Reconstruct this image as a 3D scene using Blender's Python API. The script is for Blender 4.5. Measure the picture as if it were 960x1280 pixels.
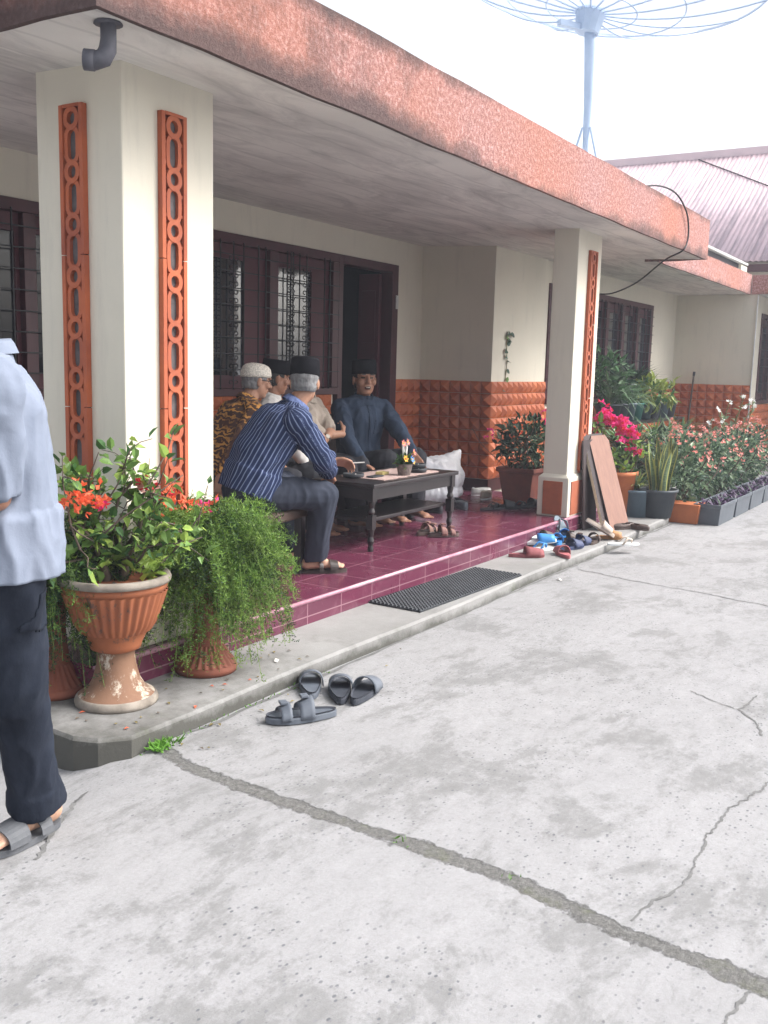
import bpy, bmesh, math, random
import numpy as np
from mathutils import Vector, Matrix, noise
R_ = math.radians
sc = bpy.context.scene
for _o in list(bpy.data.objects): bpy.data.objects.remove(_o, do_unlink=True)
C = sc.collection
rng = np.random.default_rng(7); random.seed(7)

# ------------------------------------------------------------------ camera, sky, sun, exposure
cd = bpy.data.cameras.new('camera'); cam = bpy.data.objects.new('camera', cd); C.objects.link(cam)
cd.sensor_fit = 'HORIZONTAL'; cd.sensor_width = 36; cd.lens = 36*1218.35/960; cd.clip_start = .05; cd.clip_end = 3000
rt, up, fw = Vector((.5304, -.8474, .0252)), Vector((.1119, .0994, .9887)), Vector((.8403, .5216, -.1476))
cam.matrix_world = Matrix(((rt.x, up.x, -fw.x, 0), (rt.y, up.y, -fw.y, 0), (rt.z, up.z, -fw.z, 1.42), (0, 0, 0, 1)))
sc.camera = cam
SUN_EL, SUN_AZ = 46, 146          # azimuth from +Y clockwise: the light comes from the yard, ahead and to the right
w = bpy.data.worlds.new('World'); sc.world = w; w.use_nodes = True
nt = w.node_tree; bg = nt.nodes['Background']
sky = nt.nodes.new('ShaderNodeTexSky'); sky.sky_type = 'NISHITA'; sky.sun_disc = False
sky.sun_elevation = R_(SUN_EL); sky.sun_rotation = R_(SUN_AZ); sky.air_density = 1.0; sky.dust_density = 5; sky.ozone_density = .6
hs = nt.nodes.new('ShaderNodeHueSaturation'); hs.inputs['Saturation'].default_value = .32; hs.inputs['Value'].default_value = 1.0
nt.links.new(sky.outputs[0], hs.inputs['Color']); nt.links.new(hs.outputs[0], bg.inputs['Color']); bg.inputs['Strength'].default_value = .15
sd = bpy.data.lights.new('sun', 'SUN'); so = bpy.data.objects.new('sun', sd); C.objects.link(so)
sd.energy = 1.4; sd.angle = R_(36); sd.color = (1, .97, .93)
az = R_(SUN_AZ); el = R_(SUN_EL)
tosun = Vector((math.sin(az)*math.cos(el), math.cos(az)*math.cos(el), math.sin(el)))
so.rotation_euler = tosun.to_track_quat('Z', 'Y').to_euler(); so.location = (0, -5, 12)
sc.view_settings.view_transform = 'Standard'; sc.view_settings.look = 'None'; sc.view_settings.gamma = 1; sc.view_settings.use_curve_mapping = False
sc.view_settings.exposure = 1.38
sc.cycles.max_bounces = 7; sc.cycles.transparent_max_bounces = 12; sc.cycles.caustics_reflective = False; sc.cycles.caustics_refractive = False

# ------------------------------------------------------------------ materials
def nodes(name):
    m = bpy.data.materials.new(name); m.use_nodes = True
    return m, m.node_tree, m.node_tree.nodes['Principled BSDF']
def N(t, kind, **kw):
    n = t.nodes.new(kind)
    for k, v in kw.items():
        if k.startswith('i_'):
            key = k[2:].replace('_', ' ')
            n.inputs[int(key) if key.isdigit() else key].default_value = v
        else: setattr(n, k, v)
    return n
def ramp(t, src, stops):
    r = t.nodes.new('ShaderNodeValToRGB'); e = r.color_ramp.elements
    while len(e) < len(stops): e.new(.5)
    for x, (p_, c_) in zip(e, stops):
        x.position = p_; x.color = (*c_, 1) if len(c_) == 3 else c_
    t.links.new(src, r.inputs[0]); return r.outputs[0]
def mixc(t, fac, a, b, blend='MIX'):
    n = t.nodes.new('ShaderNodeMix'); n.data_type = 'RGBA'; n.blend_type = blend
    for s, v in ((0, fac), (6, a), (7, b)):
        if hasattr(v, 'links'): t.links.new(v, n.inputs[s])
        else: n.inputs[s].default_value = v if s == 0 else (*v, 1)
    return n.outputs[2]
def coords(t, scale=(1, 1, 1), which='Object', rot=(0, 0, 0)):
    tc = t.nodes.new('ShaderNodeTexCoord'); mp = t.nodes.new('ShaderNodeMapping')
    mp.inputs['Scale'].default_value = scale; mp.inputs['Rotation'].default_value = rot
    t.links.new(tc.outputs[which], mp.inputs[0]); return mp.outputs[0]
def noise_(t, vec, scale, detail=6, rough=.6, dist=0):
    n = N(t, 'ShaderNodeTexNoise', i_Scale=scale, i_Detail=detail, i_Roughness=rough, i_Distortion=dist)
    t.links.new(vec, n.inputs['Vector']); return n.outputs[0]
def bump(t, b, height, strength=.3, dist=.01):
    n = N(t, 'ShaderNodeBump', i_Strength=strength, i_Distance=dist)
    t.links.new(height, n.inputs['Height']); t.links.new(n.outputs[0], b.inputs['Normal'])
def mat(name, c1, c2=None, scale=6, rough=.7, bmp=.15, bscale=60, lo=.35, hi=.65, stretch=(1, 1, 1), spec=.4, metal=0, bdist=.004, dist=0):
    m, t, b = nodes(name)
    v = coords(t, stretch)
    if c2 is None: c2 = tuple(x*.8 for x in c1)
    t.links.new(ramp(t, noise_(t, v, scale, 7, .62, dist), ((lo, c1), (hi, c2))), b.inputs['Base Color'])
    b.inputs['Roughness'].default_value = rough; b.inputs['Specular IOR Level'].default_value = spec; b.inputs['Metallic'].default_value = metal
    if bmp: bump(t, b, noise_(t, v, bscale, 5), bmp, bdist)
    return m
def leafmat(name, c, var=.35, rough=.5, trans=.25):
    m, t, b = nodes(name)
    n = noise_(t, coords(t), 9, 3)
    c1 = tuple(x*(1-var) for x in c); c2 = tuple(min(1, x*(1+var)) for x in c)
    col = ramp(t, n, ((.35, c1), (.65, c2)))
    t.links.new(col, b.inputs['Base Color']); b.inputs['Roughness'].default_value = rough; b.inputs['Specular IOR Level'].default_value = .35
    tr = t.nodes.new('ShaderNodeBsdfTranslucent'); t.links.new(col, tr.inputs[0])
    mx = t.nodes.new('ShaderNodeMixShader'); mx.inputs[0].default_value = trans
    t.links.new(b.outputs[0], mx.inputs[1]); t.links.new(tr.outputs[0], mx.inputs[2])
    t.links.new(mx.outputs[0], t.nodes['Material Output'].inputs[0]); return m

def plaster():
    m, t, b = nodes('cream plaster'); v = coords(t)
    base = ramp(t, noise_(t, v, 1.6, 6, .6), ((.3, (.63, .59, .495)), (.7, (.58, .545, .46))))
    vs = coords(t, (5, 5, .7))
    st = ramp(t, noise_(t, vs, 2.2, 8, .7), ((.54, (0, 0, 0)), (.78, (.42, .42, .42))))
    col = mixc(t, st, base, (.40, .38, .34))
    t.links.new(col, b.inputs['Base Color']); b.inputs['Roughness'].default_value = .75; b.inputs['Specular IOR Level'].default_value = .25
    bump(t, b, noise_(t, v, 38, 6), .12, .004); return m
def soffit():
    m, t, b = nodes('stained whitewashed soffit'); v = coords(t)
    base = ramp(t, noise_(t, v, .9, 7, .62), ((.3, (.78, .75, .71)), (.7, (.67, .645, .61))))
    vs = coords(t, (.8, 2.2, 1), rot=(0, 0, .35))
    st = ramp(t, noise_(t, vs, 1.5, 10, .72, .9), ((.44, (0, 0, 0)), (.68, (.62, .62, .62))))
    col = mixc(t, st, base, (.33, .315, .31))
    w2 = N(t, 'ShaderNodeTexWave', wave_type='BANDS', bands_direction='Y', i_Scale=1.4, i_Distortion=2.5, i_Detail=3)
    t.links.new(v, w2.inputs[0])
    ln = ramp(t, w2.outputs[0], ((.0, (.22, .22, .22)), (.04, (0, 0, 0))))
    col = mixc(t, ln, col, (.25, .24, .235))
    t.links.new(col, b.inputs['Base Color']); b.inputs['Roughness'].default_value = .85; b.inputs['Specular IOR Level'].default_value = .2
    bump(t, b, noise_(t, vs, 14, 6), .2, .006); return m
def fascia():
    m, t, b = nodes('rough cast pink terracotta render'); v = coords(t)
    n1 = noise_(t, v, 42, 8, .8)
    col = ramp(t, n1, ((.33, (.17, .085, .08)), (.5, (.40, .205, .185)), (.62, (.60, .42, .40))))
    big = ramp(t, noise_(t, v, .55, 4), ((.4, (0, 0, 0)), (.7, (.5, .5, .5))))
    col = mixc(t, big, col, (.46, .17, .095))
    g = N(t, 'ShaderNodeNewGeometry'); sp = N(t, 'ShaderNodeSeparateXYZ'); t.links.new(g.outputs['Position'], sp.inputs[0])
    n2 = noise_(t, coords(t, (1, 1, .8)), 3.2, 9, .7)
    # mildew: along the lower lip, strongest near the roof corner, and in runs near the far end
    mr = N(t, 'ShaderNodeMapRange', i_1=2.55, i_2=2.68, i_3=.40, i_4=0); t.links.new(sp.outputs[2], mr.inputs[0])
    mx = N(t, 'ShaderNodeMapRange', i_1=4.0, i_2=5.6, i_3=.12, i_4=-.20); t.links.new(sp.outputs[0], mx.inputs[0])
    mt = N(t, 'ShaderNodeMapRange', i_1=2.85, i_2=2.93, i_3=0, i_4=.32); t.links.new(sp.outputs[2], mt.inputs[0])
    me = N(t, 'ShaderNodeMapRange', i_1=6.4, i_2=8.4, i_3=0, i_4=.15); t.links.new(sp.outputs[0], me.inputs[0])
    s = None
    for o in (mr.outputs[0], mx.outputs[0], mt.outputs[0], me.outputs[0]):
        if s is None: s = o
        else:
            a = N(t, 'ShaderNodeMath', operation='ADD'); t.links.new(s, a.inputs[0]); t.links.new(o, a.inputs[1]); s = a.outputs[0]
    a = N(t, 'ShaderNodeMath', operation='ADD'); t.links.new(s, a.inputs[0]); t.links.new(n2, a.inputs[1])
    dirt = ramp(t, a.outputs[0], ((.57, (0, 0, 0)), (.72, (.5, .5, .5)), (.92, (.85, .85, .85))))
    col = mixc(t, dirt, col, (.075, .065, .065))
    t.links.new(col, b.inputs['Base Color']); b.inputs['Roughness'].default_value = .95; b.inputs['Specular IOR Level'].default_value = .15
    bump(t, b, n1, .9, .02); return m
def yard():
    m, t, b = nodes('worn concrete'); v = coords(t)
    base = ramp(t, noise_(t, v, .8, 6, .6), ((.3, (.30, .299, .306)), (.7, (.245, .244, .249))))
    fine = noise_(t, v, 75, 7, .8)
    base = mixc(t, ramp(t, fine, ((.36, (.75, .75, .75)), (.56, (0, 0, 0)))), base, (.235, .233, .234))
    vs = coords(t, (1, 1.5, 1), rot=(0, 0, .25))
    n = noise_(t, vs, 1.5, 14, .78, .25)
    worn = ramp(t, n, ((.50, (0, 0, 0)), (.56, (.6, .6, .6)), (.75, (.85, .85, .85))))
    col = mixc(t, worn, base, (.155, .155, .153))
    pk = noise_(t, v, 5, 10, .8)
    col = mixc(t, ramp(t, pk, ((.58, (0, 0, 0)), (.66, (.6, .6, .6)))), col, (.185, .185, .183))
    vo = N(t, 'ShaderNodeTexVoronoi', i_Scale=50, i_Randomness=1.0); t.links.new(coords(t, (1, 1.5, 1), rot=(0, 0, .6)), vo.inputs['Vector'])
    sepc = N(t, 'ShaderNodeSeparateColor'); t.links.new(vo.outputs['Color'], sepc.inputs[0])
    ml = N(t, 'ShaderNodeMath', operation='MULTIPLY_ADD', i_1=.22); t.links.new(sepc.outputs[2], ml.inputs[0]); t.links.new(vo.outputs['Distance'], ml.inputs[2])
    d = ramp(t, ml.outputs[0], ((.28, (1, 1, 1)), (.37, (0, 0, 0))))
    sel = ramp(t, sepc.outputs[0], ((.33, (0, 0, 0)), (.35, (1, 1, 1))))
    area = ramp(t, noise_(t, v, 1.3, 4, .6), ((.38, (0, 0, 0)), (.56, (1, 1, 1))))
    k = mixc(t, 1.0, mixc(t, 1.0, d, sel, 'MULTIPLY'), area, 'MULTIPLY')
    f9 = noise_(t, coords(t, (1, 2.1, 1), rot=(0, 0, .25)), 7, 10, .8, .3)
    col = mixc(t, ramp(t, f9, ((.36, (.30, .30, .30)), (.5, (0, 0, 0)))), col, (.36, .358, .365)); col = mixc(t, ramp(t, f9, ((.53, (0, 0, 0)), (.66, (.5, .5, .5)))), col, (.15, .15, .148))
    k = mixc(t, .12, k, (0, 0, 0))
    rgb = ramp(t, sepc.outputs[1], ((0, (.085, .09, .10)), (1, (.21, .21, .22))))
    col = mixc(t, k, col, rgb)
    # the crumbled joint between two slabs: a wandering line across the yard, filled with gritty mortar and recessed
    sp = N(t, 'ShaderNodeSeparateXYZ'); t.links.new(v, sp.inputs[0])
    def mth(op, a, b_=None, c_=None):
        n = N(t, 'ShaderNodeMath', operation=op)
        for i, q in enumerate((a, b_, c_)):
            if q is None: continue
            if hasattr(q, 'links'): t.links.new(q, n.inputs[i])
            else: n.inputs[i].default_value = q
        return n.outputs[0]
    yy = N(t, 'ShaderNodeMapRange', i_1=-2.0, i_2=2.6, i_3=0, i_4=1); t.links.new(sp.outputs[1], yy.inputs[0])
    line = ramp(t, yy.outputs[0], [((y+2)/4.6, ((x-2)/.6,)*3) for y, x in ((-2, 2.1), (-.6, 2.2), (.30, 2.27), (.63, 2.30), (.86, 2.345), (1.13, 2.39), (1.61, 2.40), (1.94, 2.42), (2.28, 2.43), (2.5, 2.50))])
    x0 = mth('MULTIPLY_ADD', line, .6, 2.0)
    d0 = mth('SUBTRACT', sp.outputs[0], x0)
    d0 = mth('ADD', d0, mth('MULTIPLY_ADD', noise_(t, v, 3.2, 3), .07, -.035))
    wv = mth('MULTIPLY_ADD', noise_(t, v, 22, 9, .8), .095, -.017)
    wv = mth('ADD', wv, mth('MULTIPLY_ADD', noise_(t, coords(t, (1, 1, 3)), 4, 3), .045, -.024))
    ed = mth('SUBTRACT', mth('ABSOLUTE', d0), wv)
    fill = ramp(t, mth('MULTIPLY_ADD', ed, 20, .5), ((.38, (1, 1, 1)), (.62, (0, 0, 0))))
    lim = N(t, 'ShaderNodeMath', operation='LESS_THAN', i_1=2.53); t.links.new(sp.outputs[1], lim.inputs[0])
    fill = mixc(t, 1.0, fill, lim.outputs[0], 'MULTIPLY')
    grit = ramp(t, noise_(t, v, 55, 8, .8), ((.32, (.075, .074, .068)), (.52, (.15, .148, .142)), (.68, (.25, .248, .24))))
    moss = ramp(t, noise_(t, v, 4.2, 6, .7), ((.54, (0, 0, 0)), (.68, (.5, .5, .5))))
    col = mixc(t, fill, col, mixc(t, moss, grit, (.12, .135, .06)))
    t.links.new(col, b.inputs['Base Color']); b.inputs['Roughness'].default_value = .8; b.inputs['Specular IOR Level'].default_value = .3
    hgt = mth('SUBTRACT', mth('MULTIPLY', noise_(t, v, 24, 10, .75), .35), fill)
    hgt = mth('ADD', hgt, mth('MULTIPLY', mth('MULTIPLY', noise_(t, v, 60, 6, .8), fill), .9))
    bump(t, b, hgt, .8, .012); return m
def apron_m():
    m, t, b = nodes('damp mossy concrete with gap shade'); v = coords(t)
    base = ramp(t, noise_(t, v, 2.2, 9, .7), ((.35, (.265, .262, .257)), (.7, (.185, .182, .176))))
    g = N(t, 'ShaderNodeNewGeometry'); sp = N(t, 'ShaderNodeSeparateXYZ'); t.links.new(g.outputs['Position'], sp.inputs[0])
    mx = N(t, 'ShaderNodeMapRange', i_1=2.3, i_2=4.4, i_3=.20, i_4=-.10); t.links.new(sp.outputs[0], mx.inputs[0])
    gap_shade = N(t, 'ShaderNodeMapRange', i_1=-.02, i_2=.068, i_3=.55, i_4=0); t.links.new(sp.outputs[2], gap_shade.inputs[0])  # gap shade painted over the moss: the face blackens toward its foot
    a = N(t, 'ShaderNodeMath', operation='ADD'); t.links.new(mx.outputs[0], a.inputs[0]); t.links.new(noise_(t, v, 4.5, 10, .75), a.inputs[1])
    a2 = N(t, 'ShaderNodeMath', operation='ADD'); t.links.new(a.outputs[0], a2.inputs[0]); t.links.new(gap_shade.outputs[0], a2.inputs[1])
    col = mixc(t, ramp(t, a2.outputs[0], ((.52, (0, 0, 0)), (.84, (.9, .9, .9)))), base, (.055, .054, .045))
    gr = ramp(t, noise_(t, v, 3.1, 8, .7), ((.6, (0, 0, 0)), (.75, (.4, .4, .4))))
    col = mixc(t, gr, col, (.09, .12, .04))
    t.links.new(col, b.inputs['Base Color']); b.inputs['Roughness'].default_value = .85
    bump(t, b, noise_(t, v, 30, 8, .7), .3, .008); return m
def tile(name, rot=(0, 0, 0), off=(0, 0, 0)):
    m, t, b = nodes(name)
    tc = t.nodes.new('ShaderNodeTexCoord'); mp = t.nodes.new('ShaderNodeMapping'); mp.inputs['Location'].default_value = off; mp.inputs['Rotation'].default_value = rot
    t.links.new(tc.outputs['Object'], mp.inputs[0])
    br = N(t, 'ShaderNodeTexBrick', offset=0, squash=1, i_Scale=1, i_Mortar_Size=.0035, i_Mortar_Smooth=.1, i_Brick_Width=.312, i_Row_Height=.312, i_Bias=0)
    br.inputs['Color1'].default_value = (.125, .027, .056, 1); br.inputs['Color2'].default_value = (.10, .021, .046, 1); br.inputs['Mortar'].default_value = (.25, .13, .16, 1)
    t.links.new(mp.outputs[0], br.inputs['Vector'])
    v = coords(t)
    cl = ramp(t, noise_(t, v, 7, 9, .7, 1.2), ((.50, (0, 0, 0)), (.72, (.35, .35, .35))))
    col = mixc(t, cl, br.outputs['Color'], (.22, .10, .13))
    t.links.new(col, b.inputs['Base Color'])
    rr = ramp(t, noise_(t, v, 3, 6), ((.3, (.14, .14, .14)), (.7, (.32, .32, .32))))
    t.links.new(rr, b.inputs['Roughness']); b.inputs['Specular IOR Level'].default_value = .55
    bump(t, b, br.outputs['Fac'], -.3, .003); return m
def tin():
    m, t, b = nodes('weathered pink painted tin'); v = coords(t)
    base = ramp(t, noise_(t, v, .7, 6), ((.3, (.60, .44, .46)), (.7, (.54, .42, .46))))
    vs = coords(t, (.5, 5, .5))
    st = ramp(t, noise_(t, vs, 1.3, 9, .75), ((.44, (0, 0, 0)), (.60, (.9, .9, .9))))
    col = mixc(t, st, base, (.30, .24, .27))
    t.links.new(col, b.inputs['Base Color']); b.inputs['Roughness'].default_value = .5; return m
def glass():
    m, t, b = nodes('dark window glass'); b.inputs['Base Color'].default_value = (.03, .036, .045, 1)
    b.inputs['Roughness'].default_value = .05; b.inputs['IOR'].default_value = 2.1
    bump(t, b, noise_(t, coords(t), 2.2, 3), .12, .02); return m
def glass2():
    m, t, b = nodes('unlit window glass'); b.inputs['Base Color'].default_value = (.015, .017, .022, 1); b.inputs['Roughness'].default_value = .08; b.inputs['IOR'].default_value = 1.35; return m
def stripes():
    m, t, b = nodes('blue shirt cotton with pale stripes')
    at = N(t, 'ShaderNodeAttribute', attribute_name='stripe')
    mu = N(t, 'ShaderNodeMath', operation='MULTIPLY', i_1=1/.0215); t.links.new(at.outputs['Fac'], mu.inputs[0])
    fr = N(t, 'ShaderNodeMath', operation='FRACT'); t.links.new(mu.outputs[0], fr.inputs[0])
    col = ramp(t, fr.outputs[0], ((.0, (.013, .022, .062)), (.48, (.013, .022, .062)), (.56, (.15, .185, .29)), (.68, (.165, .20, .30)), (.76, (.026, .04, .105)), (.90, (.013, .022, .062))))
    t.links.new(col, b.inputs['Base Color']); b.inputs['Roughness'].default_value = .85; b.inputs['Specular IOR Level'].default_value = .15
    bump(t, b, noise_(t, coords(t), 9, 6), .35, .02); return m
def batik():
    m, t, b = nodes('brown and gold batik'); v = coords(t)
    w1 = N(t, 'ShaderNodeTexWave', wave_type='RINGS', i_Scale=9, i_Distortion=9, i_Detail=2); w1.inputs['Detail Scale'].default_value = 2.2
    t.links.new(v, w1.inputs[0])
    col = ramp(t, w1.outputs[0], ((.45, (.045, .018, .010)), (.6, (.16, .055, .015)), (.72, (.50, .24, .05))))
    area = ramp(t, noise_(t, v, 5, 4), ((.42, (0, 0, 0)), (.56, (1, 1, 1))))
    col = mixc(t, area, (.06, .024, .014), col)
    t.links.new(col, b.inputs['Base Color']); b.inputs['Roughness'].default_value = .8
    bump(t, b, noise_(t, v, 10, 5), .3, .02); return m
def knit(name, c):
    m, t, b = nodes(name); v = coords(t)
    vo = N(t, 'ShaderNodeTexVoronoi', i_Scale=120); t.links.new(v, vo.inputs['Vector'])
    t.links.new(ramp(t, vo.outputs['Distance'], ((.1, c), (.7, tuple(x*.55 for x in c)))), b.inputs['Base Color'])
    b.inputs['Roughness'].default_value = .95; bump(t, b, vo.outputs['Distance'], -.4, .004); return m
def terracotta(name, c1, c2, c3, lo=.56):
    m, t, b = nodes(name); v = coords(t)
    base = ramp(t, noise_(t, v, 5, 7, .65), ((.3, c1), (.7, c2)))
    ch = ramp(t, noise_(t, coords(t, (1, 1, .6)), 11, 10, .8), ((lo, (0, 0, 0)), (lo+.07, (1, 1, 1))))
    col = mixc(t, ch, base, c3)
    t.links.new(col, b.inputs['Base Color']); b.inputs['Roughness'].default_value = .8
    bump(t, b, noise_(t, v, 40, 8), .25, .005); return m

m_plaster, m_soffit, m_fascia, m_yard, m_apron, m_tin, m_glass = plaster(), soffit(), fascia(), yard(), apron_m(), tin(), glass()
m_tile = tile('maroon floor tile', off=(-4.65, -2.95, 0)); m_riser = tile('maroon riser tile', rot=(R_(-90), 0, 0), off=(-4.65, .2, 0))
m_glass2 = glass2(); m_ridge = mat('pale tin flashing', (.62, .50, .52), (.55, .45, .48), 3, .6, 0)
m_nose = mat('glazed nosing with painted gleam', (.50, .30, .36), (.38, .16, .22), 8, .25, 0)  # the gleam along the rounded step edge is put into this pale colour
m_dado = mat('orange glazed pyramid tile', (.50, .135, .040), (.34, .08, .03), 5, .5, .1, 50)
m_strip = mat('terracotta openwork', (.44, .11, .04), (.27, .065, .034), 4, .7, .3, 70, lo=.3, hi=.72)
m_recess = mat('dark grey backing', (.11, .098, .10), (.06, .054, .057), 20)  # plate behind the openwork, darker than the rails
m_panelt = mat('burnt orange panel', (.36, .10, .045), (.27, .08, .04), 9, .6)
m_wood = mat('dark maroon paint', (.062, .016, .022), (.045, .012, .018), 3, .42, .08, 30, stretch=(4, 4, .5))
m_wood2 = mat('maroon shutter paint', (.085, .018, .028), (.06, .014, .022), 3, .5, .08, 30)
m_iron = mat('black wrought iron', (.018, .018, .022), (.01, .01, .012), 20, .55, 0)
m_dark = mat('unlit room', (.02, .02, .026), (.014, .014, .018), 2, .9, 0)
m_skirt = mat('dark maroon skirting', (.065, .02, .02), (.04, .014, .014), 6, .4)
m_bark = mat('grey brown bark', (.13, .10, .075), (.07, .055, .045), 14, .9, .4, 40)
m_soil = mat('dark potting soil', (.045, .035, .028), (.025, .02, .017), 30, .95, .6, 60)
m_skin = mat('brown skin', (.30, .150, .095), (.25, .120, .075), 14, .5, .06, 90, spec=.4)
m_skin2 = mat('light brown skin', (.38, .205, .135), (.32, .165, .105), 14, .5, .06, 90, spec=.4)
m_foot = mat('pale brown foot skin', (.48, .29, .20), (.38, .22, .15), 14, .6, .1, 90)
m_lip = mat('dark mouth', (.05, .014, .012), (.03, .01, .01), 20, .5, 0)
m_teeth = mat('teeth', (.42, .38, .33), (.38, .34, .29), 20, .4, 0)
m_eye = mat('dark eye', (.02, .015, .012), (.012, .01, .01), 20, .3, 0)
m_greyhair = mat('grey hair', (.20, .20, .205), (.10, .10, .105), 60, .8, .5, 150, stretch=(1, 1, .25))
m_blackhair = mat('black hair', (.012, .011, .011), (.02, .018, .017), 60, .7, .5, 150)
m_velvet = mat('black velvet', (.006, .006, .008), (.010, .010, .013), 30, .95, .2, 200, spec=.1)
m_polo = mat('pale blue grey pique cotton', (.195, .223, .285), (.172, .20, .258), 3, .9, .35, 12, spec=.15, bdist=.012)
m_jean = mat('washed dark denim', (.008, .011, .019), (.024, .030, .045), 5, .9, .5, 9, spec=.15, bdist=.015, stretch=(1, 1, .7))
m_trouser = mat('dark slate trousers', (.026, .031, .046), (.034, .04, .058), 5, .85, .3, 9, spec=.15, bdist=.015)
m_blacktr = mat('black trousers', (.012, .013, .018), (.018, .019, .026), 5, .9, .3, 9)
m_blueshirt = mat('dark petrol blue shirt', (.030, .046, .078), (.020, .032, .056), 5, .85, .35, 9, spec=.2, bdist=.02)
m_beige = mat('beige cotton', (.40, .345, .29), (.30, .25, .21), 6, .9, .4, 9, bdist=.02)
m_white = mat('off white cotton', (.62, .60, .57), (.5, .48, .46), 6, .9, .3, 12)
m_stripe, m_batik = stripes(), batik()
m_knit = knit('cream knitted cap', (.74, .69, .61))
m_tablew = mat('black lacquered wood', (.012, .009, .010), (.02, .015, .016), 5, .3, .08, 30, spec=.5)
m_seat = mat('worn brown seat', (.075, .045, .034), (.045, .028, .022), 8, .6)
m_lace = mat('pinkish beige runner', (.47, .36, .33), (.33, .22, .20), 40, .95, .4, 70)
m_rubber = mat('black rubber', (.022, .025, .030), (.038, .042, .050), 10, .6, .15, 80)
m_bag = mat('white plastic sack', (.80, .80, .82), (.70, .71, .75), 4, .4, .3, 9, bdist=.03)
m_leaf = leafmat('bougainvillea leaf', (.13, .235, .055)); m_leaf2 = leafmat('young bougainvillea leaf', (.25, .36, .07)); m_leaf3 = leafmat('deep green leaf', (.045, .115, .032))
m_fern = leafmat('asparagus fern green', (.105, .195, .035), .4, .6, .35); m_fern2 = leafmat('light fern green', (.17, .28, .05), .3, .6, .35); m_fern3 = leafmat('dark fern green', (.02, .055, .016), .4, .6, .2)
m_orange = leafmat('salmon orange bract', (.78, .16, .07), .2, .6, .35); m_pink = leafmat('magenta bract', (.78, .045, .26), .2, .6, .35); m_red = leafmat('rose red bract', (.66, .04, .06), .2, .6, .3); m_blush = leafmat('blush pink bract', (.8, .42, .38), .2, .6, .3)
m_salmon = leafmat('salmon flower', (.74, .26, .22), .2, .6, .3); m_petal = leafmat('white petal', (.85, .85, .82), .05, .6, .3)
m_hedge = leafmat('grey green leaf', (.12, .19, .11), .4, .45); m_hedge2 = leafmat('lighter grey green leaf', (.24, .33, .20), .3, .4); m_hedge3 = leafmat('dark blue green leaf', (.035, .075, .045), .3, .45)
m_strap = leafmat('strap leaf green', (.06, .14, .055), .4, .45); m_palm = leafmat('dark palm green', (.014, .042, .025), .3, .45); m_lime = leafmat('yellow green leaf', (.24, .29, .07), .3, .45)
m_purple = leafmat('purple leaf', (.055, .028, .075), .4, .45, .15); m_dry = leafmat('olive stem', (.20, .16, .06), .3, .7, .1)
m_grass = leafmat('weed green', (.10, .24, .03), .4, .6)
m_urn = terracotta('weathered terracotta', (.36, .115, .045), (.25, .078, .036), (.085, .055, .045), .57)
m_rim = mat('grey weathered rim', (.30, .265, .225), (.17, .145, .12), 12, .9, .3, 40)
m_flake = terracotta('flaking painted pedestal', (.23, .125, .075), (.17, .085, .05), (.50, .44, .36), .52)
m_urn2 = terracotta('brownish red clay', (.22, .065, .035), (.16, .05, .03), (.10, .05, .035), .60)
m_pot = mat('orange clay', (.50, .155, .055), (.40, .12, .045), 7, .7, .15, 50)
m_pot2 = mat('dull brick red clay', (.20, .06, .04), (.14, .045, .035), 7, .7)
m_grey = mat('grey plastic', (.075, .088, .105), (.10, .115, .135), 6, .5, .05, 40); m_dkgrey = mat('dark grey plastic', (.038, .048, .058), (.055, .066, .078), 6, .5, .05, 40)
m_bluegrey = mat('blue grey plastic', (.11, .16, .20), (.09, .13, .165), 6, .5, .05, 40); m_teal = mat('teal plastic', (.07, .25, .22), (.05, .2, .18), 6, .5, 0); m_whitep = mat('dirty white plastic', (.55, .55, .54), (.42, .42, .41), 9, .5)
m_board = mat('brown plywood', (.25, .135, .10), (.20, .105, .08), 4, .65, .08, 30, stretch=(6, 6, .5)); m_pale = mat('raw pale wood edge', (.62, .53, .38), (.5, .4, .27), 10, .75); m_dkboard = mat('dark stained board', (.05, .035, .035), (.035, .025, .027), 5, .6)
m_dishm = mat('galvanised steel with sky glare', (.40, .50, .66), (.34, .44, .60), 5, .5, 0); m_pipe = mat('grimy grey pipe', (.10, .10, .12), (.06, .06, .075), 14, .6, .2, 40)  # dish steel: washed-out blue sky glare is mixed into its colour
m_wire = mat('black cable', (.02, .02, .022), None, 5, .6, 0)
m_mortar = mat('crumbling mortar', (.20, .197, .19), (.115, .112, .106), 14, .95, .5, 30, bdist=.008); m_crack = mat('dark crack grit', (.17, .17, .168), (.11, .11, .108), 20, .95, .3)

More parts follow.
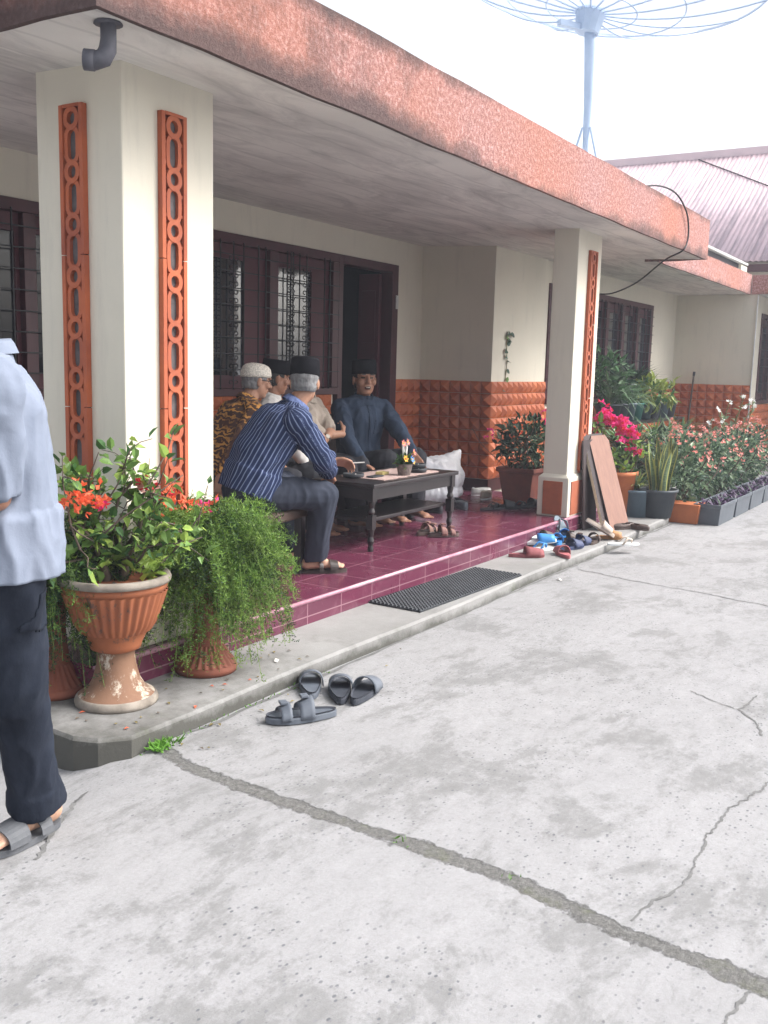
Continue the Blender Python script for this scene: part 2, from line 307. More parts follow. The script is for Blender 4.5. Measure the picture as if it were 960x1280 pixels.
# ------------------------------------------------------------------ figure poses
def V3(*a): return np.array(a, float)
def nrm(a): a = np.array(a, float); return a/np.linalg.norm(a)
def ik(a, c, l1, l2, pole):
    a, c = np.array(a, float), np.array(c, float)
    d = c-a; L = np.linalg.norm(d); L2 = min(L, (l1+l2)*.999); u = d/L; c = a+u*L2
    x = (l1*l1-l2*l2+L2*L2)/(2*L2); hgt = math.sqrt(max(l1*l1-x*x, 1e-6))
    pl = np.array(pole, float); pl = pl-u*(pl@u); pl = pl/np.linalg.norm(pl)
    return a+u*x+pl*hgt, c
def make_pose(pel, face, lean=(10, 20), side=0, head=(0, 0, 0), sh=.185, hands=None, feet=None, legdir=None, k=1.0):
    """joint positions of a figure: face = heading in degrees, lean = lower and upper spine lean, side = lean to the left,
    head = (yaw, pitch down, forward)"""
    a = math.radians(face); F = V3(math.cos(a), math.sin(a), 0); Lf = V3(-math.sin(a), math.cos(a), 0); Z = V3(0, 0, 1)
    def tip(deg): t = math.radians(deg); return nrm(Z*math.cos(t)+F*math.sin(t)+Lf*math.sin(math.radians(side)))
    S1, S2 = tip(lean[0]), tip(lean[1])
    J = dict(F=F, L=Lf, S1=S1, S2=S2, pel=np.array(pel, float))
    J['waist'] = J['pel']+S1*.20*k; J['mid'] = J['waist']+S2*.27*k
    J['chest'] = J['mid']-S2*.12*k; J['neck'] = J['mid']+S2*.06*k
    ya = a+math.radians(head[0]); pt = math.radians(head[1])
    Hf = V3(math.cos(ya)*math.cos(pt), math.sin(ya)*math.cos(pt), -math.sin(pt)); Hl = V3(-math.sin(ya), math.cos(ya), 0)
    J['Hf'], J['Hl'], J['Hu'] = Hf, Hl, np.cross(Hf, Hl)
    J['head'] = J['neck']+.085*k*nrm(S2+.4*Z)+J['Hu']*.07*k+F*head[2]
    for s, n in ((1, 'L'), (-1, 'R')):
        J['sh'+n] = J['mid']+Lf*s*sh*k-S2*.015
        tgt, pole = hands[n]
        J['el'+n], J['wr'+n] = ik(J['sh'+n], tgt, .29*k, .26*k, pole)
        ld = F if legdir is None else nrm(legdir[n]); 
        J['hip'+n] = J['pel']+Lf*s*.09*k-Z*.02
        an, pole = feet[n]
        J['kn'+n], J['an'+n] = ik(J['hip'+n], an, .44*k, .42*k, pole)
    return J
POSES = {}
POSES['striped'] = make_pose((4.22, 3.52, .735), -34, (20, 38), 0, (62, 8, .02), k=.98,
    hands={'R': ((4.66, 3.28, .80), (-.6, -.8, -.3)), 'L': ((4.97, 3.46, .82), (-.2, .9, -.5))},
    feet={'R': ((4.60, 3.33, .285), (.6, -.7, 1)), 'L': ((4.76, 3.62, .285), (.6, .1, 1))})
POSES['batik'] = make_pose((4.76, 4.22, .70), -22, (16, 30), 0, (-6, 8, .02), k=.96,
    hands={'R': ((4.44, 3.96, .68), (-.6, -.6, -.1)), 'L': ((5.25, 4.08, .72), (.3, .6, -.6))},
    feet={'R': ((5.1, 3.86, .28), (.3, -.6, 1)), 'L': ((5.22, 4.02, .28), (.5, -.2, 1))})
POSES['hidden'] = make_pose((5.38, 4.42, .68), -55, (8, 16), 0, (20, 6, .0), k=.95,
    hands={'R': ((5.45, 4.05, .74), (-.5, -.7, -.3)), 'L': ((5.68, 4.14, .74), (.6, .2, -.6))},
    feet={'R': ((5.52, 4.0, .28), (0, -.6, 1)), 'L': ((5.72, 4.06, .28), (.2, -.5, 1))})
POSES['beige'] = make_pose((5.98, 4.48, .66), -80, (2, 6), 0, (-20, 5, .0), k=.96,
    hands={'R': ((6.18, 4.23, .90), (-.6, -.5, -.9)), 'L': ((5.86, 4.16, .88), (.8, -.4, -.7))},
    feet={'R': ((6.08, 4.0, .28), (0, -.6, 1)), 'L': ((6.3, 4.02, .28), (.2, -.5, 1))})
POSES['blue'] = make_pose((6.62, 4.38, .63), -112, (4, 10), 0, (-18, -4, .0), k=1.0, sh=.205,
    hands={'R': ((6.25, 4.08, .68), (-.8, .3, -.2)), 'L': ((6.62, 3.82, .70), (.9, -.2, .1))},
    feet={'R': ((6.5, 3.95, .28), (-.2, -.6, 1)), 'L': ((6.8, 3.92, .28), (.1, -.5, 1))})
POSES['walker'] = make_pose((1.684, 2.285, .91), 150, (1, 5), 0, (0, 0, .052), k=.96, sh=.2,
    hands={'R': ((1.55, 2.62, .92), (.3, .6, -.2)), 'L': ((1.34, 2.18, .98), (.9, -.1, -.3))},
    feet={'R': ((1.52, 2.56, .10), (-.5, .3, 0)), 'L': ((1.81, 2.32, .09), (-.9, .3, .0))})

# ------------------------------------------------------------------ mesh helpers
class MB:
    def __init__(s): s.v, s.f, s.m = [], [], []
    def add(s, vs, fs, mi=0):
        o = len(s.v); s.v += [tuple(map(float, p)) for p in vs]; s.f += [tuple(i+o for i in f) for f in fs]; s.m += [mi]*len(fs)
    def box(s, a, b, mi=0):
        (x0, y0, z0), (x1, y1, z1) = a, b
        s.add([(x, y, z) for z in (z0, z1) for y in (y0, y1) for x in (x0, x1)],
              [(0, 2, 3, 1), (4, 5, 7, 6), (0, 1, 5, 4), (2, 6, 7, 3), (0, 4, 6, 2), (1, 3, 7, 5)], mi)
    def obox(s, c, ax, ay, az, mi=0):
        c, ax, ay, az = map(np.array, (c, ax, ay, az))
        s.add([c+ax*i+ay*j+az*k for k in (-1, 1) for j in (-1, 1) for i in (-1, 1)],
              [(0, 2, 3, 1), (4, 5, 7, 6), (0, 1, 5, 4), (2, 6, 7, 3), (0, 4, 6, 2), (1, 3, 7, 5)], mi)
    def loft(s, rings, mi=0, cap=True, closed=True):
        n = len(rings[0]); vs = [p for r in rings for p in r]; fs = []
        for i in range(len(rings)-1):
            for j in range(n if closed else n-1):
                k = (j+1) % n; fs.append((i*n+j, i*n+k, (i+1)*n+k, (i+1)*n+j))
        if cap: fs += [tuple(range(n))[::-1], tuple(range((len(rings)-1)*n, len(rings)*n))]
        s.add(vs, fs, mi)
    def lathe(s, c, prof, n=24, mi=0, cap=True, flute=0, nfl=0):
        rings = []
        for r, z in prof:
            rings.append([(c[0]+r*(1+(flute*math.cos(nfl*t) if nfl else 0))*math.cos(t), c[1]+r*(1+(flute*math.cos(nfl*t) if nfl else 0))*math.sin(t), c[2]+z) for t in [2*math.pi*j/n for j in range(n)]])
        s.loft(rings, mi, cap)
    def tube(s, pts, r, n=6, mi=0):
        pts = [np.array(p, float) for p in pts]; rr = r if hasattr(r, '__len__') else [r]*len(pts); rings = []
        u = None
        for i, p_ in enumerate(pts):
            d = pts[min(i+1, len(pts)-1)]-pts[max(i-1, 0)]; d = d/(np.linalg.norm(d)+1e-9)
            if u is None: u = np.cross(d, (0, 0, 1) if abs(d[2]) < .9 else (1, 0, 0))
            u = u-d*(u@d); u = u/(np.linalg.norm(u)+1e-9); v = np.cross(d, u)
            rings.append([p_+(u*math.cos(t)+v*math.sin(t))*rr[i] for t in [2*math.pi*j/n for j in range(n)]])
        s.loft(rings, mi)
    def cone(s, a, b, ra, rb, n=14, mi=0, flat0=False, flat1=False):
        a, b = np.array(a, float), np.array(b, float); d = b-a; L = np.linalg.norm(d)+1e-9; d /= L
        pts, rr = [], []
        if not flat0:
            for q in (80, 55, 28): pts.append(a-d*ra*math.sin(R_(q))); rr.append(ra*math.cos(R_(q)))
        pts += [a, (a+b)/2, b]; rr += [ra, (ra+rb)/2, rb]
        if not flat1:
            for q in (28, 55, 80): pts.append(b+d*rb*math.sin(R_(q))); rr.append(rb*math.cos(R_(q)))
        s.tube(pts, rr, n, mi)
    def ell(s, c, ax, ay, az, n=16, k=10, mi=0):
        c, ax, ay, az = map(np.array, (c, ax, ay, az)); rings = []
        for i in range(k+1):
            ph = -math.pi/2+math.pi*(i+.02*(i == 0)-.02*(i == k))/k*1.0
            ph = max(-1.55, min(1.55, ph))
            rings.append([c+(ax*math.cos(t)+ay*math.sin(t))*math.cos(ph)+az*math.sin(ph) for t in [2*math.pi*j/n for j in range(n)]])
        s.loft(rings, mi)
    def prism(s, poly, z0, z1, mi=0):
        n = len(poly); s.loft([[(x, y, z0) for x, y in poly], [(x, y, z1) for x, y in poly]], mi)
    def build(s, name, mats, parent=None, world=False, smooth=False, bevel=0, loc=None):
        me = bpy.data.meshes.new(name); v = np.array(s.v, float)
        if loc is not None and world: v = v-np.array(loc)
        if parent is not None and world: v = v-np.array(parent['_loc'])
        me.from_pydata([tuple(p_) for p_ in v], [], s.f)
        mats = mats if isinstance(mats, (list, tuple)) else [mats]
        for mm in mats: me.materials.append(mm)
        if len(mats) > 1: me.polygons.foreach_set('material_index', s.m)
        if smooth: me.polygons.foreach_set('use_smooth', [True]*len(me.polygons))
        me.update()
        o = bpy.data.objects.new(name, me); C.objects.link(o)
        if parent is not None: o.parent = parent
        elif loc is not None: o.location = loc
        o['_loc'] = tuple(loc) if loc is not None else (tuple(parent['_loc']) if parent is not None else (0, 0, 0))
        if bevel:
            b = o.modifiers.new('bevel', 'BEVEL'); b.width = bevel; b.segments = 2; b.limit_method = 'ANGLE'; b.harden_normals = False
        return o
def fixnormals(o):
    bm = bmesh.new(); bm.from_mesh(o.data); bmesh.ops.recalc_face_normals(bm, faces=bm.faces); bm.to_mesh(o.data); bm.free(); return o
def tag(o, label=None, cat=None, group=None, kind=None):
    if label: o['label'] = label
    if cat: o['category'] = cat
    if group: o['group'] = group
    if kind: o['kind'] = kind
    return o
def thing(name, label, cat, loc, rz=0, group=None):
    o = bpy.data.objects.new(name, None); C.objects.link(o); o.location = loc; o.rotation_euler = (0, 0, rz); o.empty_display_size = .1
    o['_loc'] = tuple(loc); return tag(o, label, cat, group)
def dup(root, loc, rz=0, label=None, rot=None):
    r = root.copy(); C.objects.link(r); r.location = loc; r.rotation_euler = rot or (0, 0, rz); r['_loc'] = tuple(loc)
    if label: r['label'] = label
    for ch in list(root.children):
        c = ch.copy(); C.objects.link(c); c.parent = r
        for g in list(ch.children):
            d = g.copy(); C.objects.link(d); d.parent = c
    return r

# ------------------------------------------------------------------ ground, apron, porch floor
gm = MB()
xs = np.concatenate([[-200, -60, -20, -5], np.linspace(0, 8, 33), [9, 10, 12, 15, 20, 30, 60, 200]]); ys = np.concatenate([[-200, -60, -20, -5, -2], np.linspace(-1, 4, 21), [5, 8, 20, 60, 200]])
def gz(x, y):
    dip = -.10*max(0, 1-((x-2.0)**2*1.2+(y-3.05)**2)/.42)**.7 if x < 3 else 0
    return dip
gm.loft([[(x, y, gz(x, y)) for x in xs] for y in ys], cap=False, closed=False)
tag(fixnormals(gm.build('ground', m_yard, smooth=True)), kind='structure')
ap = MB(); edge = [(2.27, 8.0), (2.27, 3.4), (2.28, 2.98), (2.265, 2.70), (2.30, 2.61), (2.39, 2.535)] + [(x, 2.53+.012*math.sin(x*2.3)+.006*noise.noise(Vector((x*5, 3, 0)))) for x in np.linspace(2.7, 9.2, 40)] + [(9.32, 2.56), (9.36, 2.75), (9.4, 4.28), (9.4, 8)]
ap.loft([[(x, y, -.14) for x, y in edge], [(x, y, .058) for x, y in edge], [(x+(.012 if x < 5 else 0), y+.012, .07) for x, y in edge]])
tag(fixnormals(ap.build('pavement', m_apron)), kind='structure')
ps = MB(); ps.box((2.6, 2.955, .0), (8.95, 8.0, .188)); ps_o = ps.build('porch_floor', m_riser); tag(ps_o, kind='structure')
ps = MB(); ps.box((2.6, 2.972, .19), (8.95, 8.0, .20)); tag(ps.build('porch_paving', m_tile), kind='structure')
ps = MB(); ps.tube([(2.6, 2.962, .191), (8.95, 2.962, .191)], .0125, 8); tag(ps.build('porch_kerb', m_nose, smooth=True), kind='structure')
# mortar groove and cracks in the yard slabs
def strip(name, pts, w, m, z=.003, n=14, jag=.35):
    q = MB(); A, B = [], []
    P_ = [np.array(p_, float) for p_ in pts]
    path = []
    for i in range(len(P_)-1):
        for t in np.linspace(0, 1, n, endpoint=False): path.append(P_[i]*(1-t)+P_[i+1]*t)
    path.append(P_[-1])
    for i, p_ in enumerate(path):
        d = path[min(i+1, len(path)-1)]-path[max(i-1, 0)]; d /= np.linalg.norm(d)+1e-9; nn = np.array((-d[1], d[0]))
        c_ = p_+nn*((.016*noise.noise(Vector((p_[0]*9, p_[1]*9, 8)))+.010*noise.noise(Vector((p_[0]*31, p_[1]*31, 8)))+.005*noise.noise(Vector((p_[0]*90, p_[1]*90, 8)))) if w < .03 else 0)+nn*w*(.5*noise.noise(Vector((p_[0]*3, p_[1]*3, 5)))+.25*noise.noise(Vector((p_[0]*11, p_[1]*11, 2))))
        ww = w if not hasattr(w, '__len__') else w
        A.append((c_+nn*ww*.5*(1+jag*(1.1*noise.noise(Vector((p_[0]*14, p_[1]*14, 1)))+.8*noise.noise(Vector((p_[0]*45, p_[1]*45, 1))))))); B.append((c_-nn*ww*.5*(1+jag*(1.1*noise.noise(Vector((p_[0]*14, p_[1]*14, 9)))+.8*noise.noise(Vector((p_[0]*45, p_[1]*45, 9)))))))
    q.loft([[(x, y, gz(x, y)+z) for x, y in A], [(x, y, gz(x, y)+z) for x, y in B]], cap=False, closed=False)
    return tag(fixnormals(q.build(name, m)), kind='structure')
for pts, w_ in (([(2.37, .68), (2.69, .61), (2.97, .63), (3.3, .60), (3.48, .55), (4.4, .3)], .008), ([(4.48, .78), (4.22, .80), (4.15, .74), (3.97, .66)], .008), ([(4.22, .80), (4.3, .95), (4.36, 1.05)], .005),
                ([(2.28, 2.56), (2.22, 2.52), (2.10, 2.47), (1.96, 2.36), (1.7, 2.2)], .014), ([(6.64, 2.45), (6.5, 1.95), (6.43, 1.5), (6.32, 1.08), (6.1, -1)], .010), ([(2.24, .35), (2.09, .37), (1.8, .5)], .008), ([(2.65, 2.52), (9.3, 2.52)], .02)):
    strip('ground_crack', pts, w_, m_crack, z=.0022 if w_ != .013 else .005, n=60, jag=.85)

# ------------------------------------------------------------------ the house
house = thing('house', 'single storey cream house with orange tiled dado and deep flat roofed porch', 'house', (5.6, 5.1, .2))
def hpart(q, name, m, parent=None, **kw): return q.build(name, m, parent or house, world=True, **kw)
CE = 2.6
q = MB()
def sof(x, y): return (x, y, 2.551+.035*(y-2.575))
q.loft([[sof(2.345, 2.60), sof(10.09, 2.60), sof(10.09, 8), sof(2.345, 8)], [(2.345, 2.60, 2.86), (10.09, 2.60, 2.86), (10.09, 8, 2.86), (2.345, 8, 2.86)]]); roof = hpart(q, 'roof', m_soffit); fixnormals(roof)
q = MB()
def wavy(x0, y0, x1, y1, th, z0, z1, n):
    A = []
    for i in range(n+1):
        t = i/n; x, y = x0+(x1-x0)*t, y0+(y1-y0)*t
        A.append((x, y, .006*noise.noise(Vector((x*3, y*3, 0)))))
    d = np.array((x1-x0, y1-y0)); d = d/np.linalg.norm(d); nx, ny = -d[1], d[0]
    q.loft([[(x, y, z0+e), (x, y, z1+e), (x+nx*th, y+ny*th, z1+e), (x+nx*th, y+ny*th, z0+e)] for x, y, e in A])
wavy(2.32, 2.575, 10.11, 2.575, .024, 2.545, 2.925, 60); wavy(2.32, 8.0, 2.32, 2.60, .024, 2.544, 2.923, 40); wavy(10.112, 2.60, 10.112, 3.2, .02, 2.547, 2.92, 10)
o = hpart(fixnormals(q.build('tmp', m_fascia)) and q, 'fascia', m_fascia, roof); bpy.data.objects.remove(bpy.data.objects['tmp'], do_unlink=True); fixnormals(o)
q = MB(); q.box((10.14, 3.235, CE+.004), (24, 8, 2.76)); hpart(q, 'roof', m_soffit)
q = MB(); wavy(10.14, 3.21, 15.2, 3.21, .024, CE, 2.88, 20); wavy(15.196, 3.2, 15.25, 1.5, .024, CE, 2.875, 10)
o = hpart(q, 'fascia', m_fascia); fixnormals(o)
q = MB(); q.box((15.26, 1.5, CE+.006), (24, 3.23, 2.80)); hpart(q, 'roof', m_soffit)
# walls (with openings)
YB, Y1, XS, XW = 5.1, 4.28, 8.85, 15.21
def wallbox(a, b): q = MB(); q.box(a, b); return hpart(q, 'wall', m_plaster)
Z0, ZD = .2, 1.3
wallbox((2.95, YB, Z0), (3.3, YB+.18, 2.68)); wallbox((3.3, YB, Z0), (4.75, YB+.18, 1.16)); wallbox((3.3, YB, 2.36), (4.75, YB+.18, 2.68))
wallbox((4.75, YB, Z0), (5.05, YB+.18, 2.68)); wallbox((5.05, YB, Z0), (7.28, YB+.18, 1.16)); wallbox((5.05, YB, 2.40), (8.35, YB+.18, 2.68)); wallbox((8.35, YB, Z0), (9.03, YB+.18, 2.68))
wallbox((2.95, YB+.18, 0), (3.13, 9, 2.68))
wallbox((XS, Y1, 0), (XS+.18, YB, 2.66))
wallbox((XS+.18, Y1, 0), (10.2, Y1+.18, 2.64)); wallbox((10.2, Y1, 0), (14.0, Y1+.18, 1.05)); wallbox((10.2, Y1, 2.37), (14.0, Y1+.18, CE+.02)); wallbox((14.0, Y1, 0), (XW, Y1+.18, CE+.02))
wallbox((XW, 3.12, 0), (XW+.18, Y1+.18, CE)); wallbox((XW+.18, 3.12, 0), (15.62, 3.3, CE)); wallbox((15.62, 3.12, 0), (17.2, 3.3, 1.0)); wallbox((15.62, 3.12, 2.35), (17.2, 3.3, CE)); wallbox((17.2, 3.12, 0), (24, 3.3, CE))
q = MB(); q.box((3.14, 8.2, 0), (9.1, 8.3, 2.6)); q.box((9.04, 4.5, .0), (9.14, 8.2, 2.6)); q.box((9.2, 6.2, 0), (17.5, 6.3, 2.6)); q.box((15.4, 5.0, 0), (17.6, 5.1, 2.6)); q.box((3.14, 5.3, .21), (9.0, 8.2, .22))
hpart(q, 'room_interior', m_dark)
# pyramid tile dado
def dado(o, u, nout, ncol, nrow, s_, rise=.038):
    q = MB(); o, u, nn = np.array(o, float), np.array(u, float), np.array(nout, float); z = np.array((0, 0, 1.))
    g = .002
    for i in range(ncol):
        for j in range(nrow):
            a = o+u*(i*s_+g)+z*(j*s_+g); e = s_-2*g; r = rise*random.uniform(.93, 1.07)
            B = [a, a+u*e, a+u*e+z*e, a+z*e]; F_ = [p_+nn*.012 for p_ in B]; ap_ = a+u*e/2+z*e/2+nn*(.012+r)
            q.add(B+F_+[ap_], [(0, 1, 5, 4), (1, 2, 6, 5), (2, 3, 7, 6), (3, 0, 4, 7), (4, 5, 8), (5, 6, 8), (6, 7, 8), (7, 4, 8)])
    return fixnormals(hpart(q, 'dado', m_dado))
S_ = .1222; zb = ZD-8*S_
dado((8.353, YB-.001, zb), (1, 0, 0), (0, -1, 0), 4, 8, S_)
dado((5.05, YB-.001, zb), (1, 0, 0), (0, -1, 0), 18, 7, S_)
dado((2.96, YB-.001, zb), (1, 0, 0), (0, -1, 0), 14, 7, S_)
dado((XS-.001, YB-.015, zb), (0, -1, 0), (-1, 0, 0), 6, 8, .1315)if False else None
def dado2(o, u, nout, W_, zlo, zhi, s_):
    nc = max(1, round(W_/s_)); nr = max(1, round((zhi-zlo)/s_)); q = MB(); o, u, nn = np.array(o, float), np.array(u, float), np.array(nout, float); z = np.array((0, 0, 1.))
    su, sz = W_/nc, (zhi-zlo)/nr
    for i in range(nc):
        for j in range(nr):
            a = o+u*(i*su+.002)+z*(j*sz+.002); r = .038*random.uniform(.9, 1.1)
            B = [a, a+u*(su-.004), a+u*(su-.004)+z*(sz-.004), a+z*(sz-.004)]; F_ = [p_+nn*.012 for p_ in B]; ap_ = sum(B)/4+nn*(.012+r)
            q.add(B+F_+[ap_], [(0, 1, 5, 4), (1, 2, 6, 5), (2, 3, 7, 6), (3, 0, 4, 7), (4, 5, 8), (5, 6, 8), (6, 7, 8), (7, 4, 8)])
    return fixnormals(hpart(q, 'dado', m_dado))
dado2((XS-.001, YB-.013, .32), (0, -1, 0), (-1, 0, 0), YB-Y1-.0, .32, ZD, S_)
dado2((XS-.012, Y1-.001, .32), (1, 0, 0), (0, -1, 0), 1.36, .32, ZD, S_)
dado2((10.2, Y1-.001, .10), (1, 0, 0), (0, -1, 0), 3.8, .10, 1.0, S_)
dado2((14.0, Y1-.001, .10), (1, 0, 0), (0, -1, 0), XW-14.0, .10, ZD, S_)
dado2((XW-.001, Y1-.013, .10), (0, -1, 0), (-1, 0, 0), Y1-3.12, .10, 1.28, S_)
dado2((XW-.012, 3.119, .10), (1, 0, 0), (0, -1, 0), 6, .10, .99, S_)
q = MB(); q.box((XS-.02, Y1-.02, Z0), (10.2, Y1-.001, .318)); q.box((XS-.02, Y1-.001, Z0), (XS-.001, YB-.02, .318)); q.box((8.35, YB-.02, Z0), (XS-.02, YB-.001, .318)); q.box((2.96, YB-.02, Z0), (7.28, YB-.001, .318))
hpart(q, 'skirting', m_skirt)
# columns
def ornament(parent, o, u, nout, W_, z0, z1, unit=.207):
    """openwork strip: two rails and a chain of alternating rings and long links"""
    o, u, nn = np.array(o, float), np.array(u, float), np.array(nout, float); z = np.array((0, 0, 1.)); q = MB()
    H_ = z1-z0; d = .026
    def bx(cu, cz, hu, hz, mi=0, dd=d): q.obox(o+u*cu+z*cz+nn*dd/2, u*hu, nn*dd/2, z*hz, mi)
    q.obox(o+u*W_/2+z*(z0+H_/2)+nn*.0025, u*W_*.47, nn*.002, z*H_*.499, 1)
    zz = z0; L_ = .62
    while zz < z1-.01:
        e = min(L_, z1-zz)
        for cu in (.010, W_-.010): bx(cu, zz+e/2, .010, e/2-.002, 0, d*random.uniform(.94, 1.06))
        zz += L_
    def ring(cz, rz, ru, th, dz=1.0):
        d = .026*dz
        n = 20; rings = []
        for k in range(n+1):
            t = 2*math.pi*k/n; c_, s_ = math.cos(t), math.sin(t)
            if rz > ru: pz = (rz-ru)*(1 if s_ > 0 else -1)*min(1, abs(s_)*3)+ru*s_
            else: pz = rz*s_
            p_ = o+u*(W_/2+ru*c_)+z*(cz+pz); out = u*c_+z*s_
            rings.append([p_+out*th/2+nn*.003, p_+out*th/2+nn*d*.9, p_-out*th/2+nn*d*.9, p_-out*th/2+nn*.003])
        q.loft(rings, 0, cap=False)
    bx(W_/2, z1-.007, W_/2-.021, .0065); cz = z1-.055; k = 0
    while cz > z0+.05:
        ring(cz, .036, .034, .022); 
        c2 = cz-unit/2
        if c2 > z0+.06: ring(c2, .068, .034, .020, .90)
        for s_ in (-1, 1):
            for b_ in (-1, 1): bx(W_/2+s_*(W_*.25+.012), c2+b_*.040, W_*.25-.026, .006, 0, d*.7)
        cz -= unit
    return fixnormals(hpart(q, 'ornament_strip', [m_strip, m_recess], parent))
def column(x0, y0, x1, y1, base=False):
    q = MB()
    if base:
        q.box((x0, y0, .545), (x1, y1, CE)); q.loft([[(x0-.03, y0-.03, .2), (x1+.03, y0-.03, .2), (x1+.03, y1+.03, .2), (x0-.03, y1+.03, .2)], [(x0-.03, y0-.03, .53), (x1+.03, y0-.03, .53), (x1+.03, y1+.03, .53), (x0-.03, y1+.03, .53)], [(x0, y0, .56), (x1, y0, .56), (x1, y1, .56), (x0, y1, .56)]])
    else: q.box((x0, y0, .2), (x1, y1, CE))
    return hpart(q, 'column', m_plaster, bevel=.006)
c1 = column(2.82, 3.0, 3.35, 3.50)
ornament(c1, (3.012, 2.999, 0), (1, 0, 0), (0, -1, 0), .145, .60, 2.425); ornament(c1, (2.819, 3.33, 0), (0, -1, 0), (-1, 0, 0), .135, .60, 2.43)
c2 = column(7.73, 3.0, 8.27, 3.215, True)
ornament(c2, (7.955, 2.999, 0), (1, 0, 0), (0, -1, 0), .16, .575, 2.42)
q = MB(); q.box((7.76, 2.962, .215), (8.24, 2.975, .50)); q.box((7.692, 3.02, .215), (7.705, 3.195, .50)); hpart(q, 'tile_panel', m_panelt, c2, bevel=.004)
# soffit spout at the corner
q = MB(); px_, py_ = 2.60, 2.80
rings = [(2.62, 2.82, 2.70), (2.62, 2.82, 2.46), (2.62, 2.82, 2.43), (2.60, 2.835, 2.40), (2.565, 2.85, 2.392), (2.53, 2.868, 2.395)]
SX, SY = 2.475, 2.69
q.tube([(SX, SY, 2.75), (SX, SY, 2.50), (SX-.003, SY+.001, 2.465), (SX-.012, SY+.012, 2.438), (SX-.03, SY+.035, 2.428), (SX-.05, SY+.062, 2.43)], [.027, .027, .030, .032, .032, .032], 14)
q.tube([(SX-.03, SY+.035, 2.428), (SX-.052, SY+.064, 2.43)], [.035, .035], 14); q.lathe((SX, SY, 2.547), [(.05, 0), (.046, .008)], 14)
hpart(q, 'drain_spout', m_pipe, smooth=True)
q = MB(); q.tube([(2.22, 3.09, 2.45), (2.22, 3.09, 3.0)], .045, 12); q.tube([(2.22, 3.09, 2.443), (2.22, 3.09, 2.451)], .042, 12, 1)
hpart(q, 'downpipe', [m_strip, m_iron])
q = MB(); q.tube([(XW-.02, 3.10, 2.58), (XW-.02, 3.11, .1)], .011, 6); hpart(q, 'conduit', m_whitep)

# windows and door
def scroll(q, o, u, n, zc, h, w_):
    o, u, z = np.array(o, float), np.array(u, float), np.array((0, 0, 1.))
    for s_ in (-1, 1):
        for v_ in (-1, 1):
            pts = []
            for k in range(11):
                t = k/10; a = math.pi*(-.5+1.65*t)
                r = w_*.5*(1-.45*t)
                pts.append(o+u*s_*(.006+w_*.5+r*math.cos(a)*-1 if False else .006+w_*.45+r*math.sin(a))+z*(zc+v_*(h*.27-r*math.cos(a)*.72)))
            q.tube(pts, .0045, 4)
def grille(parent, o, u, W_, z0, z1, nout, hz=.125, bars=(), scrolls=()):
    q = MB(); o, u, nn = np.array(o, float), np.array(u, float), np.array(nout, float); z = np.array((0, 0, 1.))
    o = o+nn*.03
    zz = z1-.10
    while zz > z0+.03: q.obox(o+u*W_/2+z*zz, u*W_/2, nn*.004, z*.004); zz -= hz
    for b_ in bars: q.obox(o+u*b_+z*(z0+z1)/2+nn*.008, u*.0045, nn*.004, z*(z1-z0)/2)
    for c_ in scrolls:
        zz = z1-.10-hz/2
        q.obox(o+u*c_+z*(z0+z1)/2+nn*.008, u*.004, nn*.004, z*(z1-z0)/2)
        while zz > z0+hz/2: scroll(q, o+u*c_+nn*.008, u, nn, zz, hz, .055); zz -= hz
    return hpart(q, 'grille', m_iron, parent)
def window(o, u, nout, W_, z0, z1, posts, panes, shutters, bars, scrolls, gl=None):
    """frame with posts, glass panes, solid shutters and an iron grille in front"""
    o, u, nn = np.array(o, float), np.array(u, float), np.array(nout, float); z = np.array((0, 0, 1.)); q = MB(); e = .045
    def bx(a, b, za, zb_, d0, d1, qq): qq.obox(o+u*(a+b)/2+z*(za+zb_)/2+nn*(d0+d1)/2, u*(b-a)/2, nn*(d1-d0)/2, z*(zb_-za)/2)
    bx(0, W_, z1-.075, z1, -.09, .02, q); bx(0, W_, z0, z0+.06, -.09, .035, q)
    for a, b in posts: bx(a, b, z0+.061, z1-.076, -.088, .018, q)
    fr = hpart(q, 'window', m_wood, bevel=.004)
    for a, b in panes:
        q = MB(); f = .03
        for (x0, x1, za, zb_) in ((a, a+f, z0+.062, z1-.077), (b-f, b, z0+.062, z1-.077), (a+f, b-f, z0+.062, z0+.062+.10), (a+f, b-f, z1-.077-.11, z1-.077)): bx(x0, x1, za, zb_, -.07, -.03, q)
        s_ = hpart(q, 'sash', m_wood2, fr)
        q = MB(); bx(a+f, b-f, z0+.16, z1-.186, -.056, -.05, q); hpart(q, 'pane', gl or m_glass, fr)
    for a, b in shutters:
        q = MB(); bx(a, b, z0+.062, z1-.077, -.075, -.035, q); hpart(q, 'shutter', m_wood2, fr)
    grille(fr, o, u, W_, z0+.05, z1-.06, nout, .125, bars, scrolls); return fr
x0 = 5.05
window((x0, YB, 0), (1, 0, 0), (0, -1, 0), 7.33-x0, 1.16, 2.40, ((0, .09), (6.35-x0, 6.46-x0), (7.24-x0, 7.33-x0)), ((.09, 6.12-x0), (6.46-x0, 7.01-x0)), ((6.12-x0, 6.35-x0), (7.01-x0, 7.24-x0)),
       [.2, .36, .55, .68, 6.0-x0, 6.18-x0, 6.27-x0, 6.55-x0, 6.63-x0, 6.72-x0, 7.08-x0, 7.16-x0], [5.88-x0, 6.60-x0, 6.82-x0, .45])
window((3.3, YB, 0), (1, 0, 0), (0, -1, 0), 1.45, 1.16, 2.36, ((0, .09), (.68, .77), (1.36, 1.45)), ((.09, .68), (.77, 1.36)), (), [.2, .3, .48, .58, .87, .95, 1.05, 1.15, 1.25], [.39, 1.1], m_glass2)
